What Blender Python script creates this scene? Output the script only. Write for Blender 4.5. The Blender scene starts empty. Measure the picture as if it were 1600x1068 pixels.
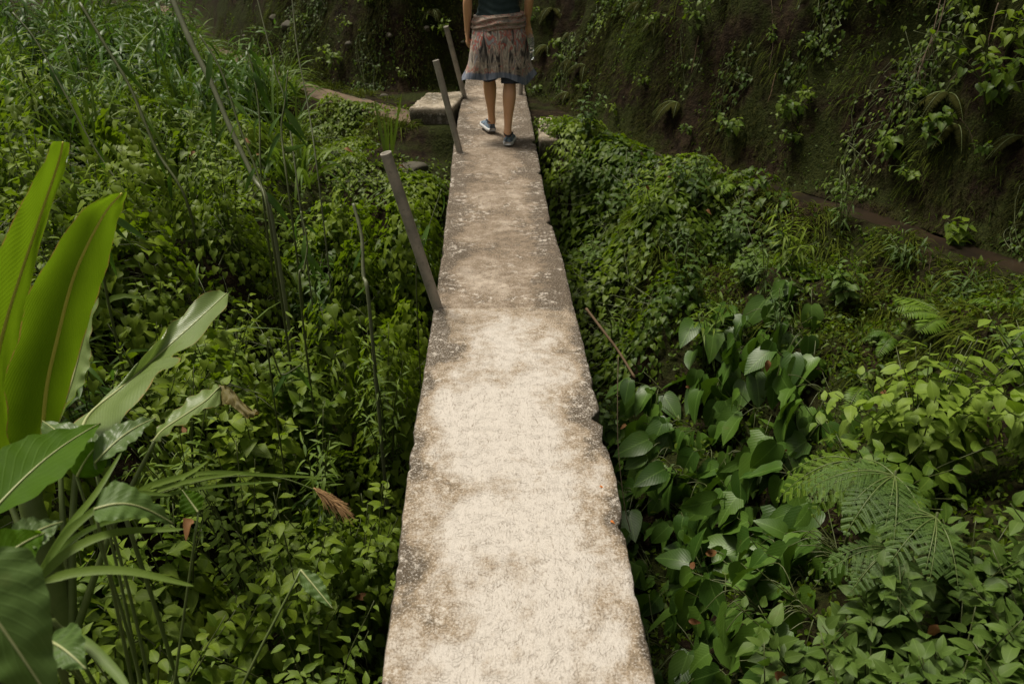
import bpy, bmesh, math, random
import numpy as np
from mathutils import Vector, Matrix

rng = np.random.default_rng(11)
random.seed(5)
scene = bpy.context.scene
COL = scene.collection

# ------------------------------------------------------------------ camera
FPX = 1291.5                       # focal length in pixels of a 1600 px wide picture (18 mm on a 22.3 mm sensor)
PITCH = math.atan(664 / FPX)
YAW = math.radians(1.27)
EYE = 1.55
cam_data = bpy.data.cameras.new('camera')
cam_data.sensor_width = 22.3
cam_data.lens = 18.0
cam_data.clip_start = 0.05
cam_data.clip_end = 400
cam_data.dof.use_dof = True
cam_data.dof.focus_distance = 3.6
cam_data.dof.aperture_fstop = 2.8
cam = bpy.data.objects.new('camera', cam_data)
COL.objects.link(cam)
cam.location = (0, 0, EYE)
cam.rotation_euler = (math.pi / 2 - PITCH, 0, -YAW)
scene.camera = cam

# ------------------------------------------------------------------ light
SUN_EL, SUN_AZ = math.radians(66), math.radians(-58)   # azimuth measured from +Y towards +X
world = bpy.data.worlds.new('World')
scene.world = world
world.use_nodes = True
wn = world.node_tree
wn.nodes.clear()
sky = wn.nodes.new('ShaderNodeTexSky')
sky.sky_type = 'NISHITA'
sky.sun_disc = False
sky.sun_elevation = SUN_EL
sky.sun_rotation = SUN_AZ
sky.air_density = 1.0
sky.dust_density = 4.0
hs = wn.nodes.new('ShaderNodeHueSaturation')            # an overcast, nearly white sky
hs.inputs['Saturation'].default_value = 0.10
bg = wn.nodes.new('ShaderNodeBackground')
bg.inputs['Strength'].default_value = 0.07
wo = wn.nodes.new('ShaderNodeOutputWorld')
wn.links.new(sky.outputs[0], hs.inputs['Color'])
tintn = wn.nodes.new('ShaderNodeMixRGB'); tintn.blend_type = 'MULTIPLY'; tintn.inputs['Fac'].default_value = 1.0
tintn.inputs['Color2'].default_value = (1.0, 0.95, 0.84, 1)    # the picture's warm white balance
wn.links.new(hs.outputs[0], tintn.inputs['Color1'])
wn.links.new(tintn.outputs[0], bg.inputs['Color'])
wn.links.new(bg.outputs[0], wo.inputs['Surface'])
sun_data = bpy.data.lights.new('sun', 'SUN')
sun_data.energy = 3.0
sun_data.angle = math.radians(16)
sun_data.color = (1.0, 0.93, 0.80)
sun = bpy.data.objects.new('sun', sun_data)
COL.objects.link(sun)
sd = Vector((math.sin(SUN_AZ) * math.cos(SUN_EL), math.cos(SUN_AZ) * math.cos(SUN_EL), math.sin(SUN_EL)))
sun.rotation_euler = (-sd).to_track_quat('-Z', 'Y').to_euler()
sun.location = (-6, 4, 12)
scene.view_settings.view_transform = 'Standard'
scene.view_settings.look = 'None'
scene.view_settings.gamma = 1
scene.view_settings.exposure = 0.55
scene.view_settings.use_curve_mapping = False
scene.render.engine = 'CYCLES'
scene.cycles.max_bounces = 6
scene.cycles.transparent_max_bounces = 6

# ------------------------------------------------------------------ helpers: pixels to places
_c, _s = math.cos(PITCH), math.sin(PITCH)
_fw = np.array([math.sin(YAW) * _c, math.cos(YAW) * _c, -_s])
_rt = np.array([math.cos(YAW), -math.sin(YAW), 0.0])
_up = np.array([math.sin(YAW) * _s, math.cos(YAW) * _s, _c])
EYEP = np.array([0, 0, EYE])

def ray(u, v):
    return _fw + (u - 800) / FPX * _rt - (v - 534) / FPX * _up

def at(u, v, z):                    # the place seen at pixel (u, v), z metres along the view axis
    return EYEP + ray(u, v) * z

def at_h(u, v, h=0.0):              # the place seen at pixel (u, v) on the level h
    d = ray(u, v)
    return EYEP + d * ((h - EYE) / d[2])

def proj(p):
    q = np.asarray(p, float) - EYEP
    z = q @ _fw
    return 800 + FPX * (q @ _rt) / z, 534 - FPX * (q @ _up) / z, z

# ------------------------------------------------------------------ helpers: noise
_perm = rng.permutation(4096)
_val = rng.random(4096)

def vnoise(x, y, z=0.0):
    x, y, z = np.broadcast_arrays(np.asarray(x, float), np.asarray(y, float), np.asarray(z, float))
    xi, yi, zi = np.floor(x).astype(int), np.floor(y).astype(int), np.floor(z).astype(int)
    xf, yf, zf = x - xi, y - yi, z - zi
    xf, yf, zf = [t * t * (3 - 2 * t) for t in (xf, yf, zf)]
    def h(a, b, c):
        return _val[_perm[(_perm[(_perm[a & 4095] + b) & 4095] + c) & 4095]]
    r = 0
    for dx in (0, 1):
        for dy in (0, 1):
            for dz in (0, 1):
                w = (xf if dx else 1 - xf) * (yf if dy else 1 - yf) * (zf if dz else 1 - zf)
                r = r + w * h(xi + dx, yi + dy, zi + dz)
    return r * 2 - 1

def fbm(x, y, z=0.0, octv=4):
    r, a, f = 0, 0.5, 1.0
    for k in range(octv):
        r = r + a * vnoise(np.asarray(x) * f + 17.3 * k, np.asarray(y) * f + 5.1 * k, np.asarray(z) * f + 3.7 * k)
        a *= 0.5
        f *= 2.03
    return r

def sstep(a, b, x):
    t = np.clip((np.asarray(x, float) - a) / (b - a), 0, 1)
    return t * t * (3 - 2 * t)

def nrm(a):
    a = np.asarray(a, float)
    return a / np.maximum(np.linalg.norm(a, axis=-1, keepdims=True), 1e-9)

def smooth_path(pts, n):
    pts = np.asarray(pts, float)
    P = np.vstack([2 * pts[0] - pts[1], pts, 2 * pts[-1] - pts[-2]])
    t = np.linspace(0, len(pts) - 1 - 1e-6, n)
    i = t.astype(int)
    f = (t - i)[:, None]
    p0, p1, p2, p3 = P[i], P[i + 1], P[i + 2], P[i + 3]
    return 0.5 * (2 * p1 + (p2 - p0) * f + (2 * p0 - 5 * p1 + 4 * p2 - p3) * f ** 2 + (3 * p1 - p0 - 3 * p2 + p3) * f ** 3)

# ------------------------------------------------------------------ helpers: objects
def tag(o, label=None, cat=None, group=None, kind=None):
    if label: o['label'] = label
    if cat: o['category'] = cat
    if group: o['group'] = group
    if kind: o['kind'] = kind
    return o

def empty(name, loc):
    o = bpy.data.objects.new(name, None)
    COL.objects.link(o)
    o.location = [float(v) for v in loc]
    o.empty_display_size = 0.1
    return o

def link_mesh(name, me, parent=None):
    o = bpy.data.objects.new(name, me)
    COL.objects.link(o)
    if parent is not None:
        o.parent = parent
        if parent.type == 'EMPTY':          # meshes are written in world coordinates, empties stand at a thing's base
            o.matrix_parent_inverse = Matrix.Translation(-parent.location)
    return o

class Acc:
    """collects pieces and links them as ONE mesh object"""
    def __init__(self):
        self.V, self.loops, self.sizes, self.luv, self.tint, self.mat = [], [], [], [], [], []
        self.n = 0
    def raw(self, verts, faces, luv=None, tint=0.5, mat=0):
        verts = np.asarray(verts, float).reshape(-1, 3)
        k = len(verts)
        self.V.append(verts)
        self.luv.append(np.zeros((k, 3)) if luv is None else np.asarray(luv, float))
        self.tint.append(np.broadcast_to(np.asarray(tint, float), (k,)).copy())
        self.loops.append(np.concatenate([np.asarray(f, int) for f in faces]) + self.n)
        self.sizes.append(np.array([len(f) for f in faces], int))
        self.mat.append(np.full(len(faces), mat, int))
        self.n += k
    def grid(self, verts, luv=None, tint=0.5, mat=0, closed=False):
        """verts (rows, cols, 3)"""
        r, c = verts.shape[:2]
        i = np.arange(r - 1)[:, None] * c
        j = np.arange(c if closed else c - 1)[None]
        j2 = (j + 1) % c
        q = np.stack([i + j, i + j2, i + c + j2, i + c + j], -1).reshape(-1, 4)
        self.V.append(verts.reshape(-1, 3))
        k = r * c
        self.luv.append(np.zeros((k, 3)) if luv is None else np.asarray(luv, float).reshape(k, 3))
        self.tint.append(np.broadcast_to(np.asarray(tint, float).reshape(-1) if np.ndim(tint) else tint, (k,)).copy())
        self.loops.append(q.reshape(-1) + self.n)
        self.sizes.append(np.full(len(q), 4, int))
        self.mat.append(np.full(len(q), mat, int))
        self.n += k
    def inst(self, tm, R, P, tint, mat=0):
        N, k = len(P), len(tm['v'])
        if N == 0: return
        V = np.einsum('nij,kj->nki', R, tm['v']) + P[:, None, :]
        self.V.append(V.reshape(-1, 3))
        self.luv.append(np.tile(tm['luv'], (N, 1)))
        self.tint.append(np.repeat(np.asarray(tint, float), k))
        off = self.n + np.arange(N)[:, None] * k
        self.loops.append((tm['loops'][None] + off).reshape(-1))
        self.sizes.append(np.tile(tm['sizes'], N))
        self.mat.append(np.full(N * len(tm['sizes']), mat, int))
        self.n += N * k
    def tube(self, pts, rad, sides=6, tint=0.5, mat=0, cap=True):
        pts = np.asarray(pts, float)
        n = len(pts)
        rad = np.broadcast_to(np.asarray(rad, float), (n,))
        T = nrm(np.gradient(pts, axis=0))
        ref = np.array([0.31, 0.77, 0.2]) if abs(T[:, 2]).mean() > 0.8 else np.array([0, 0, 1.0])
        A = nrm(np.cross(T, ref)); B = np.cross(T, A)
        a = np.linspace(0, 2 * np.pi, sides, endpoint=False)
        ring = np.cos(a)[None, :, None] * A[:, None] + np.sin(a)[None, :, None] * B[:, None]
        V = pts[:, None] + ring * rad[:, None, None]
        L = np.zeros((n, sides, 3)); L[..., 0] = 0.5; L[..., 1] = np.linspace(0, 1, n)[:, None]
        base = self.n
        self.grid(V, L, tint, mat, closed=True)
        if cap:
            self.loops.append(np.arange(sides)[::-1] + base); self.sizes.append(np.array([sides])); self.mat.append(np.array([mat]))
            self.loops.append(np.arange(sides) + base + (n - 1) * sides); self.sizes.append(np.array([sides])); self.mat.append(np.array([mat]))
    def mesh(self, name, mats, smooth=True):
        me = bpy.data.meshes.new(name)
        if not self.V: return me
        V = np.concatenate(self.V); lp = np.concatenate(self.loops); sz = np.concatenate(self.sizes)
        me.vertices.add(len(V)); me.vertices.foreach_set('co', V.astype(np.float32).ravel())
        me.loops.add(len(lp)); me.loops.foreach_set('vertex_index', lp.astype(np.int32))
        me.polygons.add(len(sz))
        st = np.concatenate([[0], np.cumsum(sz)[:-1]])
        me.polygons.foreach_set('loop_start', st.astype(np.int32))
        me.polygons.foreach_set('material_index', np.concatenate(self.mat).astype(np.int32))
        me.polygons.foreach_set('use_smooth', np.full(len(sz), smooth))
        a = me.attributes.new('luv', 'FLOAT_VECTOR', 'POINT'); a.data.foreach_set('vector', np.concatenate(self.luv).astype(np.float32).ravel())
        a = me.attributes.new('tint', 'FLOAT', 'POINT'); a.data.foreach_set('value', np.concatenate(self.tint).astype(np.float32))
        for m in (mats if isinstance(mats, (list, tuple)) else [mats]): me.materials.append(m)
        me.update(calc_edges=True)
        return me
    def build(self, name, mats, parent=None, smooth=True):
        return link_mesh(name, self.mesh(name, mats, smooth), parent)

# ------------------------------------------------------------------ helpers: materials
class MB:
    def __init__(self, name):
        self.m = bpy.data.materials.new(name); self.m.use_nodes = True
        self.t = self.m.node_tree; self.t.nodes.clear()
        self.out = self.t.nodes.new('ShaderNodeOutputMaterial')
    def n(self, typ, **kw):
        nd = self.t.nodes.new(typ)
        for k, v in kw.items():
            if k.startswith('i_'): nd.inputs[k[2:].replace('_', ' ')].default_value = v
            else: setattr(nd, k, v)
        return nd
    def l(self, a, b): self.t.links.new(a, b)
    def attr(self, name): return self.n('ShaderNodeAttribute', attribute_name=name)
    def noise(self, vec, scale, detail=4, rough=0.55, dist=0.0):
        nd = self.n('ShaderNodeTexNoise'); nd.inputs['Scale'].default_value = scale
        nd.inputs['Detail'].default_value = detail; nd.inputs['Roughness'].default_value = rough; nd.inputs['Distortion'].default_value = dist
        if vec is not None: self.l(vec, nd.inputs['Vector'])
        return nd.outputs['Fac']
    def ramp(self, fac, stops, interp='LINEAR'):
        nd = self.n('ShaderNodeValToRGB'); cr = nd.color_ramp; cr.interpolation = interp
        while len(cr.elements) < len(stops): cr.elements.new(0.5)
        for e, (p, c) in zip(cr.elements, stops):
            e.position = p
            e.color = (c, c, c, 1) if isinstance(c, (int, float)) else (*c, 1)
        self.l(fac, nd.inputs['Fac'])
        return nd.outputs['Color']
    def mix(self, fac, a, b, mode='MIX'):
        nd = self.n('ShaderNodeMixRGB', blend_type=mode)
        for k, v in (('Fac', fac), ('Color1', a), ('Color2', b)):
            if isinstance(v, (int, float)): nd.inputs[k].default_value = v if k == 'Fac' else (v, v, v, 1)
            elif isinstance(v, tuple): nd.inputs[k].default_value = (*v, 1)
            else: self.l(v, nd.inputs[k])
        return nd.outputs['Color']
    def math(self, op, a, b=0.0, c=None, clamp=False):
        nd = self.n('ShaderNodeMath', operation=op, use_clamp=clamp)
        for k, v in enumerate((a, b, c)):
            if v is None: continue
            if isinstance(v, (int, float)): nd.inputs[k].default_value = v
            else: self.l(v, nd.inputs[k])
        return nd.outputs[0]
    def bump(self, h, strength, dist=0.01):
        nd = self.n('ShaderNodeBump'); nd.inputs['Strength'].default_value = strength; nd.inputs['Distance'].default_value = dist
        self.l(h, nd.inputs['Height'])
        return nd.outputs['Normal']
    def principled(self, color, rough=0.6, normal=None, spec=0.5, **kw):
        b = self.n('ShaderNodeBsdfPrincipled')
        if isinstance(color, tuple): b.inputs['Base Color'].default_value = (*color, 1)
        else: self.l(color, b.inputs['Base Color'])
        if isinstance(rough, (int, float)): b.inputs['Roughness'].default_value = rough
        else: self.l(rough, b.inputs['Roughness'])
        b.inputs['Specular IOR Level'].default_value = spec
        for k, v in kw.items(): b.inputs[k.replace('_', ' ')].default_value = v
        if normal is not None: self.l(normal, b.inputs['Normal'])
        return b
    def done(self, shader):
        self.l(shader.outputs[0], self.out.inputs['Surface'])
        return self.m
    def pos(self): return self.n('ShaderNodeNewGeometry').outputs['Position']

def leaf_mat(name, dark, light, trans, tfac=0.35, rough=0.50, vein=0.0, side=0.0, spots=0.3, spec=0.25, ribs=0.0):
    b = MB(name)
    if not name.startswith(('dead', 'drying', 'bank grass')):                     # living leaves: fresher green
        dark, light, trans = [(c[0] * 1.02, c[1] * 1.10, c[2] * 0.72) for c in (dark, light, trans)]
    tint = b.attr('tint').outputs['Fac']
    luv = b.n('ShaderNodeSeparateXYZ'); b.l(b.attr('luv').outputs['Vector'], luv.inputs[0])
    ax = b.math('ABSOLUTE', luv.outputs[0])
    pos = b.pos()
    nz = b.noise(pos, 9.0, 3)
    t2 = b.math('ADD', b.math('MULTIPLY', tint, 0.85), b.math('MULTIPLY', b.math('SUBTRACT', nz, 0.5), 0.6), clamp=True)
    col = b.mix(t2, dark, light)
    tcol = b.mix(t2, tuple(c * 0.7 for c in trans), trans)
    hgt = None
    if vein > 0:
        mid = b.math('SUBTRACT', 1.0, b.math('MULTIPLY', ax, 14.0), clamp=True)
        f = b.math('MULTIPLY', mid, vein)
        if side > 0:
            ph = b.math('ADD', b.math('MULTIPLY', luv.outputs[1], 60.0), b.math('MULTIPLY', ax, -26.0))
            sv = b.math('POWER', b.math('ABSOLUTE', b.math('SINE', b.math('MULTIPLY', ph, 0.5))), 6.0)
            sv = b.math('SUBTRACT', 1.0, sv)
            sv = b.math('POWER', b.math('SUBTRACT', 1.0, sv), 3.0)
            f = b.math('ADD', f, b.math('MULTIPLY', sv, side), clamp=True)
            hgt = sv
        col = b.mix(f, col, tuple(min(1, c * 1.5 + 0.03) for c in light))
        tcol = b.mix(f, tcol, tuple(c * 1.2 for c in trans))
    if ribs > 0:
        ph = b.math('ADD', b.math('MULTIPLY', luv.outputs[1], 150.0), b.math('MULTIPLY', ax, 40.0))
        rb = b.math('ABSOLUTE', b.math('SINE', ph))
        col = b.mix(b.math('MULTIPLY', rb, ribs), col, tuple(c * 0.6 for c in dark))
        hgt = rb
    if ribs > 0:
        ed = b.math('MULTIPLY', b.ramp(ax, [(0.955, 0.0), (0.985, 1.0)]), b.ramp(b.noise(pos, 22, 3), [(0.42, 0.0), (0.52, 1.0)]))
        col = b.mix(ed, col, (0.26, 0.19, 0.05)); tcol = b.mix(ed, tcol, (0.22, 0.15, 0.03))
    if spots > 0:
        sp = b.noise(pos, 34.0, 5, 0.6)
        sp2 = b.noise(pos, 2.3, 2)
        m = b.math('MULTIPLY', b.ramp(sp, [(0.60, 0.0), (0.68, 1.0)]), b.ramp(sp2, [(0.45, 0.0), (0.65, 1.0)]))
        col = b.mix(b.math('MULTIPLY', m, spots), col, (0.11, 0.085, 0.025))
    if hgt is None: hgt = b.noise(pos, 60.0, 2)
    nrmal = b.bump(hgt, 0.25, 0.002)
    rr = b.math('ADD', rough - 0.1, b.math('MULTIPLY', nz, 0.2))
    p = b.principled(col, rr, nrmal, spec)
    tr = b.n('ShaderNodeBsdfTranslucent'); b.l(tcol, tr.inputs['Color']); b.l(nrmal, tr.inputs['Normal'])
    ms = b.n('ShaderNodeMixShader'); ms.inputs['Fac'].default_value = tfac
    b.l(p.outputs[0], ms.inputs[1]); b.l(tr.outputs[0], ms.inputs[2])
    return b.done(ms)

def plain_mat(name, c1, c2, scale=20.0, rough=0.7, bump=0.3, spec=0.4):
    b = MB(name)
    nz = b.noise(b.pos(), scale, 5)
    col = b.mix(nz, c1, c2)
    return b.done(b.principled(col, rough, b.bump(nz, bump, 0.004), spec))

M = {}
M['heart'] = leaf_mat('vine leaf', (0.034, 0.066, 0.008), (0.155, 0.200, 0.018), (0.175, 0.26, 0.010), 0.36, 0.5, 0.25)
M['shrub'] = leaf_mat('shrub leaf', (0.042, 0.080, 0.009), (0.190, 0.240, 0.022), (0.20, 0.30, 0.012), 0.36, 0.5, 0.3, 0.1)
M['grass'] = leaf_mat('grass blade', (0.040, 0.080, 0.012), (0.150, 0.205, 0.045), (0.15, 0.23, 0.025), 0.32, 0.5, 0.35, spots=0.15)
M['bamboo'] = leaf_mat('cane leaf', (0.035, 0.078, 0.016), (0.085, 0.145, 0.035), (0.08, 0.16, 0.02), 0.35, 0.4, 0.3, spots=0.15)
M['banana_back'] = leaf_mat('banana leaf', (0.055, 0.110, 0.008), (0.090, 0.155, 0.012), (0.17, 0.27, 0.010), 0.55, 0.42, 0.0, ribs=0.22, spots=0.12)
M['banana_pale'] = leaf_mat('pale banana leaf', (0.13, 0.18, 0.070), (0.215, 0.265, 0.125), (0.20, 0.28, 0.07), 0.35, 0.40, 0.0, ribs=0.20, spots=0.3, spec=0.6)
M['taro'] = leaf_mat('broad leaf', (0.045, 0.100, 0.010), (0.100, 0.180, 0.018), (0.18, 0.32, 0.012), 0.5, 0.6, 0.35, 0.12, spec=.12)
M['taro_dull'] = leaf_mat('dull broad leaf', (0.060, 0.100, 0.034), (0.100, 0.155, 0.052), (0.11, 0.18, 0.025), 0.28, 0.5, 0.4, 0.15)
M['arum'] = leaf_mat('arum leaf', (0.028, 0.064, 0.011), (0.085, 0.148, 0.026), (0.085, 0.16, 0.014), 0.24, 0.42, 0.5, 0.06, spec=0.4)  # colour lowered to carry the shade of the right gully
M['broad'] = leaf_mat('bush leaf', (0.058, 0.105, 0.014), (0.185, 0.245, 0.044), (0.18, 0.28, 0.02), 0.34, 0.5, 0.35, 0.12)
M['dullshrub'] = leaf_mat('bank shrub leaf', (0.032, 0.062, 0.014), (0.105, 0.155, 0.042), (0.10, 0.18, 0.02), 0.30, 0.5, 0.4, 0.1)  # darkened: the right side's shade is put into this colour
M['fern'] = leaf_mat('fern leaflet', (0.045, 0.090, 0.012), (0.140, 0.205, 0.022), (0.10, 0.17, 0.015), 0.3, 0.5, 0.2, spots=0.1)
M['mimosa'] = leaf_mat('feathery leaflet', (0.045, 0.085, 0.026), (0.095, 0.150, 0.045), (0.08, 0.14, 0.025), 0.25, 0.5, 0.2, spots=0.1)
M['moss'] = leaf_mat('bank grass', (0.017, 0.019, 0.005), (0.058, 0.060, 0.012), (0.045, 0.052, 0.008), 0.28, 0.8, 0.0, spots=0.4, spec=0.05)
M['fine'] = leaf_mat('fine grass', (0.030, 0.044, 0.007), (0.092, 0.106, 0.015), (0.08, 0.095, 0.009), 0.30, 0.75, 0.0, spots=0.3, spec=0.08)
M['deadleaf'] = leaf_mat('dead leaf', (0.10, 0.040, 0.014), (0.20, 0.10, 0.035), (0.10, 0.04, 0.01), 0.2, 0.7, 0.2, spots=0.4)
M['stem'] = plain_mat('green stem', (0.045, 0.065, 0.018), (0.085, 0.095, 0.030), 30, 0.5, 0.2)
M['petiole'] = plain_mat('leaf stalk', (0.07, 0.11, 0.025), (0.13, 0.16, 0.05), 30, 0.45, 0.1)
M['midrib'] = plain_mat('yellow midrib', (0.50, 0.48, 0.07), (0.58, 0.52, 0.09), 20, 0.4, 0.1)
M['palerib'] = plain_mat('pale midrib', (0.27, 0.30, 0.12), (0.34, 0.36, 0.17), 30, 0.45, 0.1)
M['twig'] = plain_mat('dry twig', (0.07, 0.042, 0.020), (0.14, 0.09, 0.045), 40, 0.8, 0.4)
M['root'] = plain_mat('hanging root', (0.075, 0.050, 0.030), (0.15, 0.11, 0.07), 40, 0.85, 0.4)
M['cane'] = plain_mat('cane stem', (0.085, 0.105, 0.050), (0.16, 0.165, 0.095), 14, 0.5, 0.1)
M['straw'] = plain_mat('dry plume', (0.16, 0.085, 0.03), (0.30, 0.18, 0.075), 60, 0.8, 0.3)

# ------------------------------------------------------------------ terrain
BANK = smooth_path([(-11, 33), (-8.5, 25), (-6.5, 19), (-5.0, 15.6), (-4.0, 13.0), (-3.0, 11.0), (-2.2, 10.0), (-1.5, 9.3), (-0.95, 9.15), (-0.4, 9.28),
                    (0.12, 9.25), (0.58, 8.72), (0.98, 7.7), (1.5, 6.6), (2.08, 5.85), (2.62, 5.1), (3.0, 4.35), (3.8, 3.1), (5.3, 1.6), (8, -0.5), (12, -4), (20, -12)], 220)
PATH_LEVEL = -0.12
PATH = smooth_path([(-0.60, 7.62), (-0.95, 8.05), (-1.4, 8.55), (-1.95, 9.2), (-2.6, 10.15), (-3.35, 11.4), (-4.35, 13.0), (-5.4, 15.2), (-6.9, 18.6)], 40)
CTRL = np.array([
    (0, -3, 0.0), (0, -1, -0.05), (0, 0.5, -0.9), (0, 1.5, -1.3), (0, 3, -1.5), (0, 4.5, -1.35), (0, 6, -0.95), (0, 7, -0.6), (0, 8, -0.35),
    (-.6, 1.5, -1.1), (-.6, 3, -1.55), (-.6, 4.5, -1.45), (-.6, 5.6, -1.0), (-.6, 6.4, -0.35), (-.6, 7.0, -0.2), (-1.2, 1, -.8), (-1.2, 2.5, -1.1), (-1.2, 4, -1.0), (-1.2, 5.5, -.65),
    (-1.2, 7, -.30), (-2, 1.5, -.65), (-2, 3, -.45), (-2, 4.5, -.25), (-2, 6, -.25), (-2, 7.5, -.32), (-3, 2, -.35), (-3, 4, 0), (-3, 6, 0), (-3, 8, -.15),
    (-4.5, 4, .2), (-4.5, 7, .15), (-4.5, 10, .0), (-6, 8, .2), (-7, 5, .2), (-6, 12, .1), (-1, -.5, -.3), (-3, -1, -.2), (-9, 14, .1), (-12, 8, -.8), (-20, 10, -4), (-20, 25, -3),
    (.7, .5, -.4), (.9, 1.3, -.75), (.7, 2, -1.2), (.65, 3, -1.5), (.65, 4, -1.5), (.62, 4.8, -1.15), (.62, 5.5, -.8), (.75, 6.5, -.3), (.7, 7.4, -.25), (1.2, 1.5, -.5), (1.3, 2.2, -.65),
    (1.1, 3, -1.25), (1.1, 3.8, -1.1), (1.2, 4.6, -.6), (1.2, 5.5, -.32), (1.8, 2.2, -.3), (1.7, 3, -.55), (1.7, 3.8, -.45), (1.9, 4.4, -.25), (2.5, 2.5, -.05), (2.6, 3.4, -.12),
    (1.5, .5, -.15), (3, 1, .1), (-6, -4, -.2), (6, -6, 0.3), (0, -10, 0), (-20, -10, -4)], float)

def bank_dist(x, y):
    """signed distance to the foot of the bank: positive inside the hillside"""
    x = np.asarray(x, float); y = np.asarray(y, float)
    sh = x.shape
    X = x.ravel(); Y = y.ravel()
    out = np.empty(len(X)); best = np.full(len(X), 1e9)
    A, B = BANK[:-1], BANK[1:]
    for a, b in zip(A, B):
        d = b - a; L2 = d @ d
        t = np.clip(((X - a[0]) * d[0] + (Y - a[1]) * d[1]) / L2, 0, 1)
        dx, dy = X - a[0] - t * d[0], Y - a[1] - t * d[1]
        q = dx * dx + dy * dy
        m = q < best
        best[m] = q[m]
        sg = np.where(d[0] * (Y - a[1]) - d[1] * (X - a[0]) > 0, 1.0, -1.0)
        out[m] = (np.sqrt(q) * sg)[m]
    return out.reshape(sh)

def ground(x, y):
    x = np.asarray(x, float); y = np.asarray(y, float)
    num = 0; den = 0
    for cx, cy, ch in CTRL:
        w = 1.0 / ((x - cx) ** 2 + (y - cy) ** 2 + 0.06) ** 1.8
        num = num + w * ch; den = den + w
    base = num / den + 0.22 * fbm(x * 1.9, y * 1.9, 2.2, 4)
    s = bank_dist(x, y) + 0.10 * fbm(x * 1.3, y * 1.3, 7.7, 3)
    right = sstep(0.6, 1.6, x) * sstep(8.5, 7.0, y)
    wp = 0.62 - 0.25 * right
    k = sstep(-wp - 0.35, -wp, s)
    pd = np.full(np.shape(x), 1e9)
    for px_, py_ in PATH: pd = np.minimum(pd, (x - px_) ** 2 + (y - py_) ** 2)
    k = np.maximum(k, 1 - sstep(0.22, 0.55, np.sqrt(pd) + 0.12 * fbm(x * 4, y * 4, 6.0, 3)))
    h = base * (1 - k) + (PATH_LEVEL + 0.012 * fbm(x * 6, y * 6, 1.0, 3)) * k
    sp = np.maximum(s, 0)
    steep = 2.5 + 0.9 * fbm(x * 0.8, y * 0.8, 4.4, 2)
    rise = steep * np.minimum(sp, 2.2) + 0.75 * np.maximum(sp - 2.2, 0)
    rise = rise * (1 - 0.9 * sstep(8, 30, sp)) + 9 * sstep(8, 30, sp)
    lump = fbm(x * 2.6, y * 2.6, h * 1.5 + rise * 1.6, 5) * 0.38 + fbm(x * 9, y * 9, rise * 6, 3) * 0.07
    h = h + rise + lump * np.minimum(sp * 2.2, 1.0)
    h = h + (-0.16) * right * np.exp(-((s + 0.20) / 0.11) ** 2)      # the water channel at the foot of the right bank
    return h

_LX0, _LX1, _LY0, _LY1, _LD = -8.0, 5.2, -1.0, 14.0, 0.03
_lx = np.arange(_LX0, _LX1 + _LD, _LD); _ly = np.arange(_LY0, _LY1 + _LD, _LD)
_LGX, _LGY = np.meshgrid(_lx, _ly)
_LG = ground(_LGX, _LGY); _LB = bank_dist(_LGX, _LGY)
_ground_exact, _bank_exact = ground, bank_dist

def _look(tab, x, y, exact):
    x = np.asarray(x, float); y = np.asarray(y, float)
    x, y = np.broadcast_arrays(x, y)
    inside = (x > _LX0) & (x < _LX1) & (y > _LY0) & (y < _LY1)
    fx = np.clip((x - _LX0) / _LD, 0, tab.shape[1] - 2); fy = np.clip((y - _LY0) / _LD, 0, tab.shape[0] - 2)
    i = fx.astype(int); j = fy.astype(int); fx = fx - i; fy = fy - j
    r = (tab[j, i] * (1 - fx) + tab[j, i + 1] * fx) * (1 - fy) + (tab[j + 1, i] * (1 - fx) + tab[j + 1, i + 1] * fx) * fy
    if not inside.all():
        r = np.array(r); q = ~inside
        r[q] = exact(x[q], y[q])
    return r

def ground(x, y): return _look(_LG, x, y, _ground_exact)
def bank_dist(x, y): return _look(_LB, x, y, _bank_exact)

def gz(x, y): return float(ground(np.array([x]), np.array([y]))[0])

def gnormal(x, y, e=0.06):
    gx = (ground(x + e, y) - ground(x - e, y)) / (2 * e)
    gy = (ground(x, y + e) - ground(x, y - e)) / (2 * e)
    return nrm(np.stack([-gx, -gy, np.ones_like(gx)], -1))

def warp(n, lo, hi, c, fine):
    """coordinates fine near c and coarse far away"""
    a = np.linspace(math.asinh((lo - c) / fine), math.asinh((hi - c) / fine), n)
    return c + fine * np.sinh(a)

gxs = np.unique(np.concatenate([np.arange(-7.2, 4.8, 0.055), -7.2 - np.geomspace(0.1, 55, 40), 4.8 + np.geomspace(0.1, 45, 40)]))
gys = np.unique(np.concatenate([np.arange(-0.2, 13.0, 0.055), -0.2 - np.geomspace(0.1, 40, 30), 13.0 + np.geomspace(0.1, 60, 60)]))
GX, GY = np.meshgrid(gxs, gys)
GH = _ground_exact(GX, GY)
acc = Acc()
GS = bank_dist(GX, GY); GN = gnormal(GX, GY)
GD = (0.20 * fbm(GX * 2.4, GY * 2.4, GH * 2.4, 4) + 0.09 * fbm(GX * 8.5, GY * 8.5, GH * 8.5, 3)) * sstep(0.05, 0.5, GS) * sstep(14, 10, np.abs(GY))
acc.grid(np.stack([GX, GY, GH], -1) + GN * GD[..., None])
b = MB('soil')
pos = b.pos()
n1 = b.noise(pos, 2.2, 5, 0.6); n2 = b.noise(pos, 14.0, 6, 0.65); n3 = b.noise(pos, 70.0, 4, 0.6)
soil = b.ramp(n2, [(0.30, (0.007, 0.005, 0.003)), (0.52, (0.020, 0.0135, 0.0075)), (0.75, (0.048, 0.032, 0.018))])
mossc = b.ramp(n3, [(0.3, (0.010, 0.014, 0.004)), (0.7, (0.034, 0.040, 0.009))])
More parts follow.
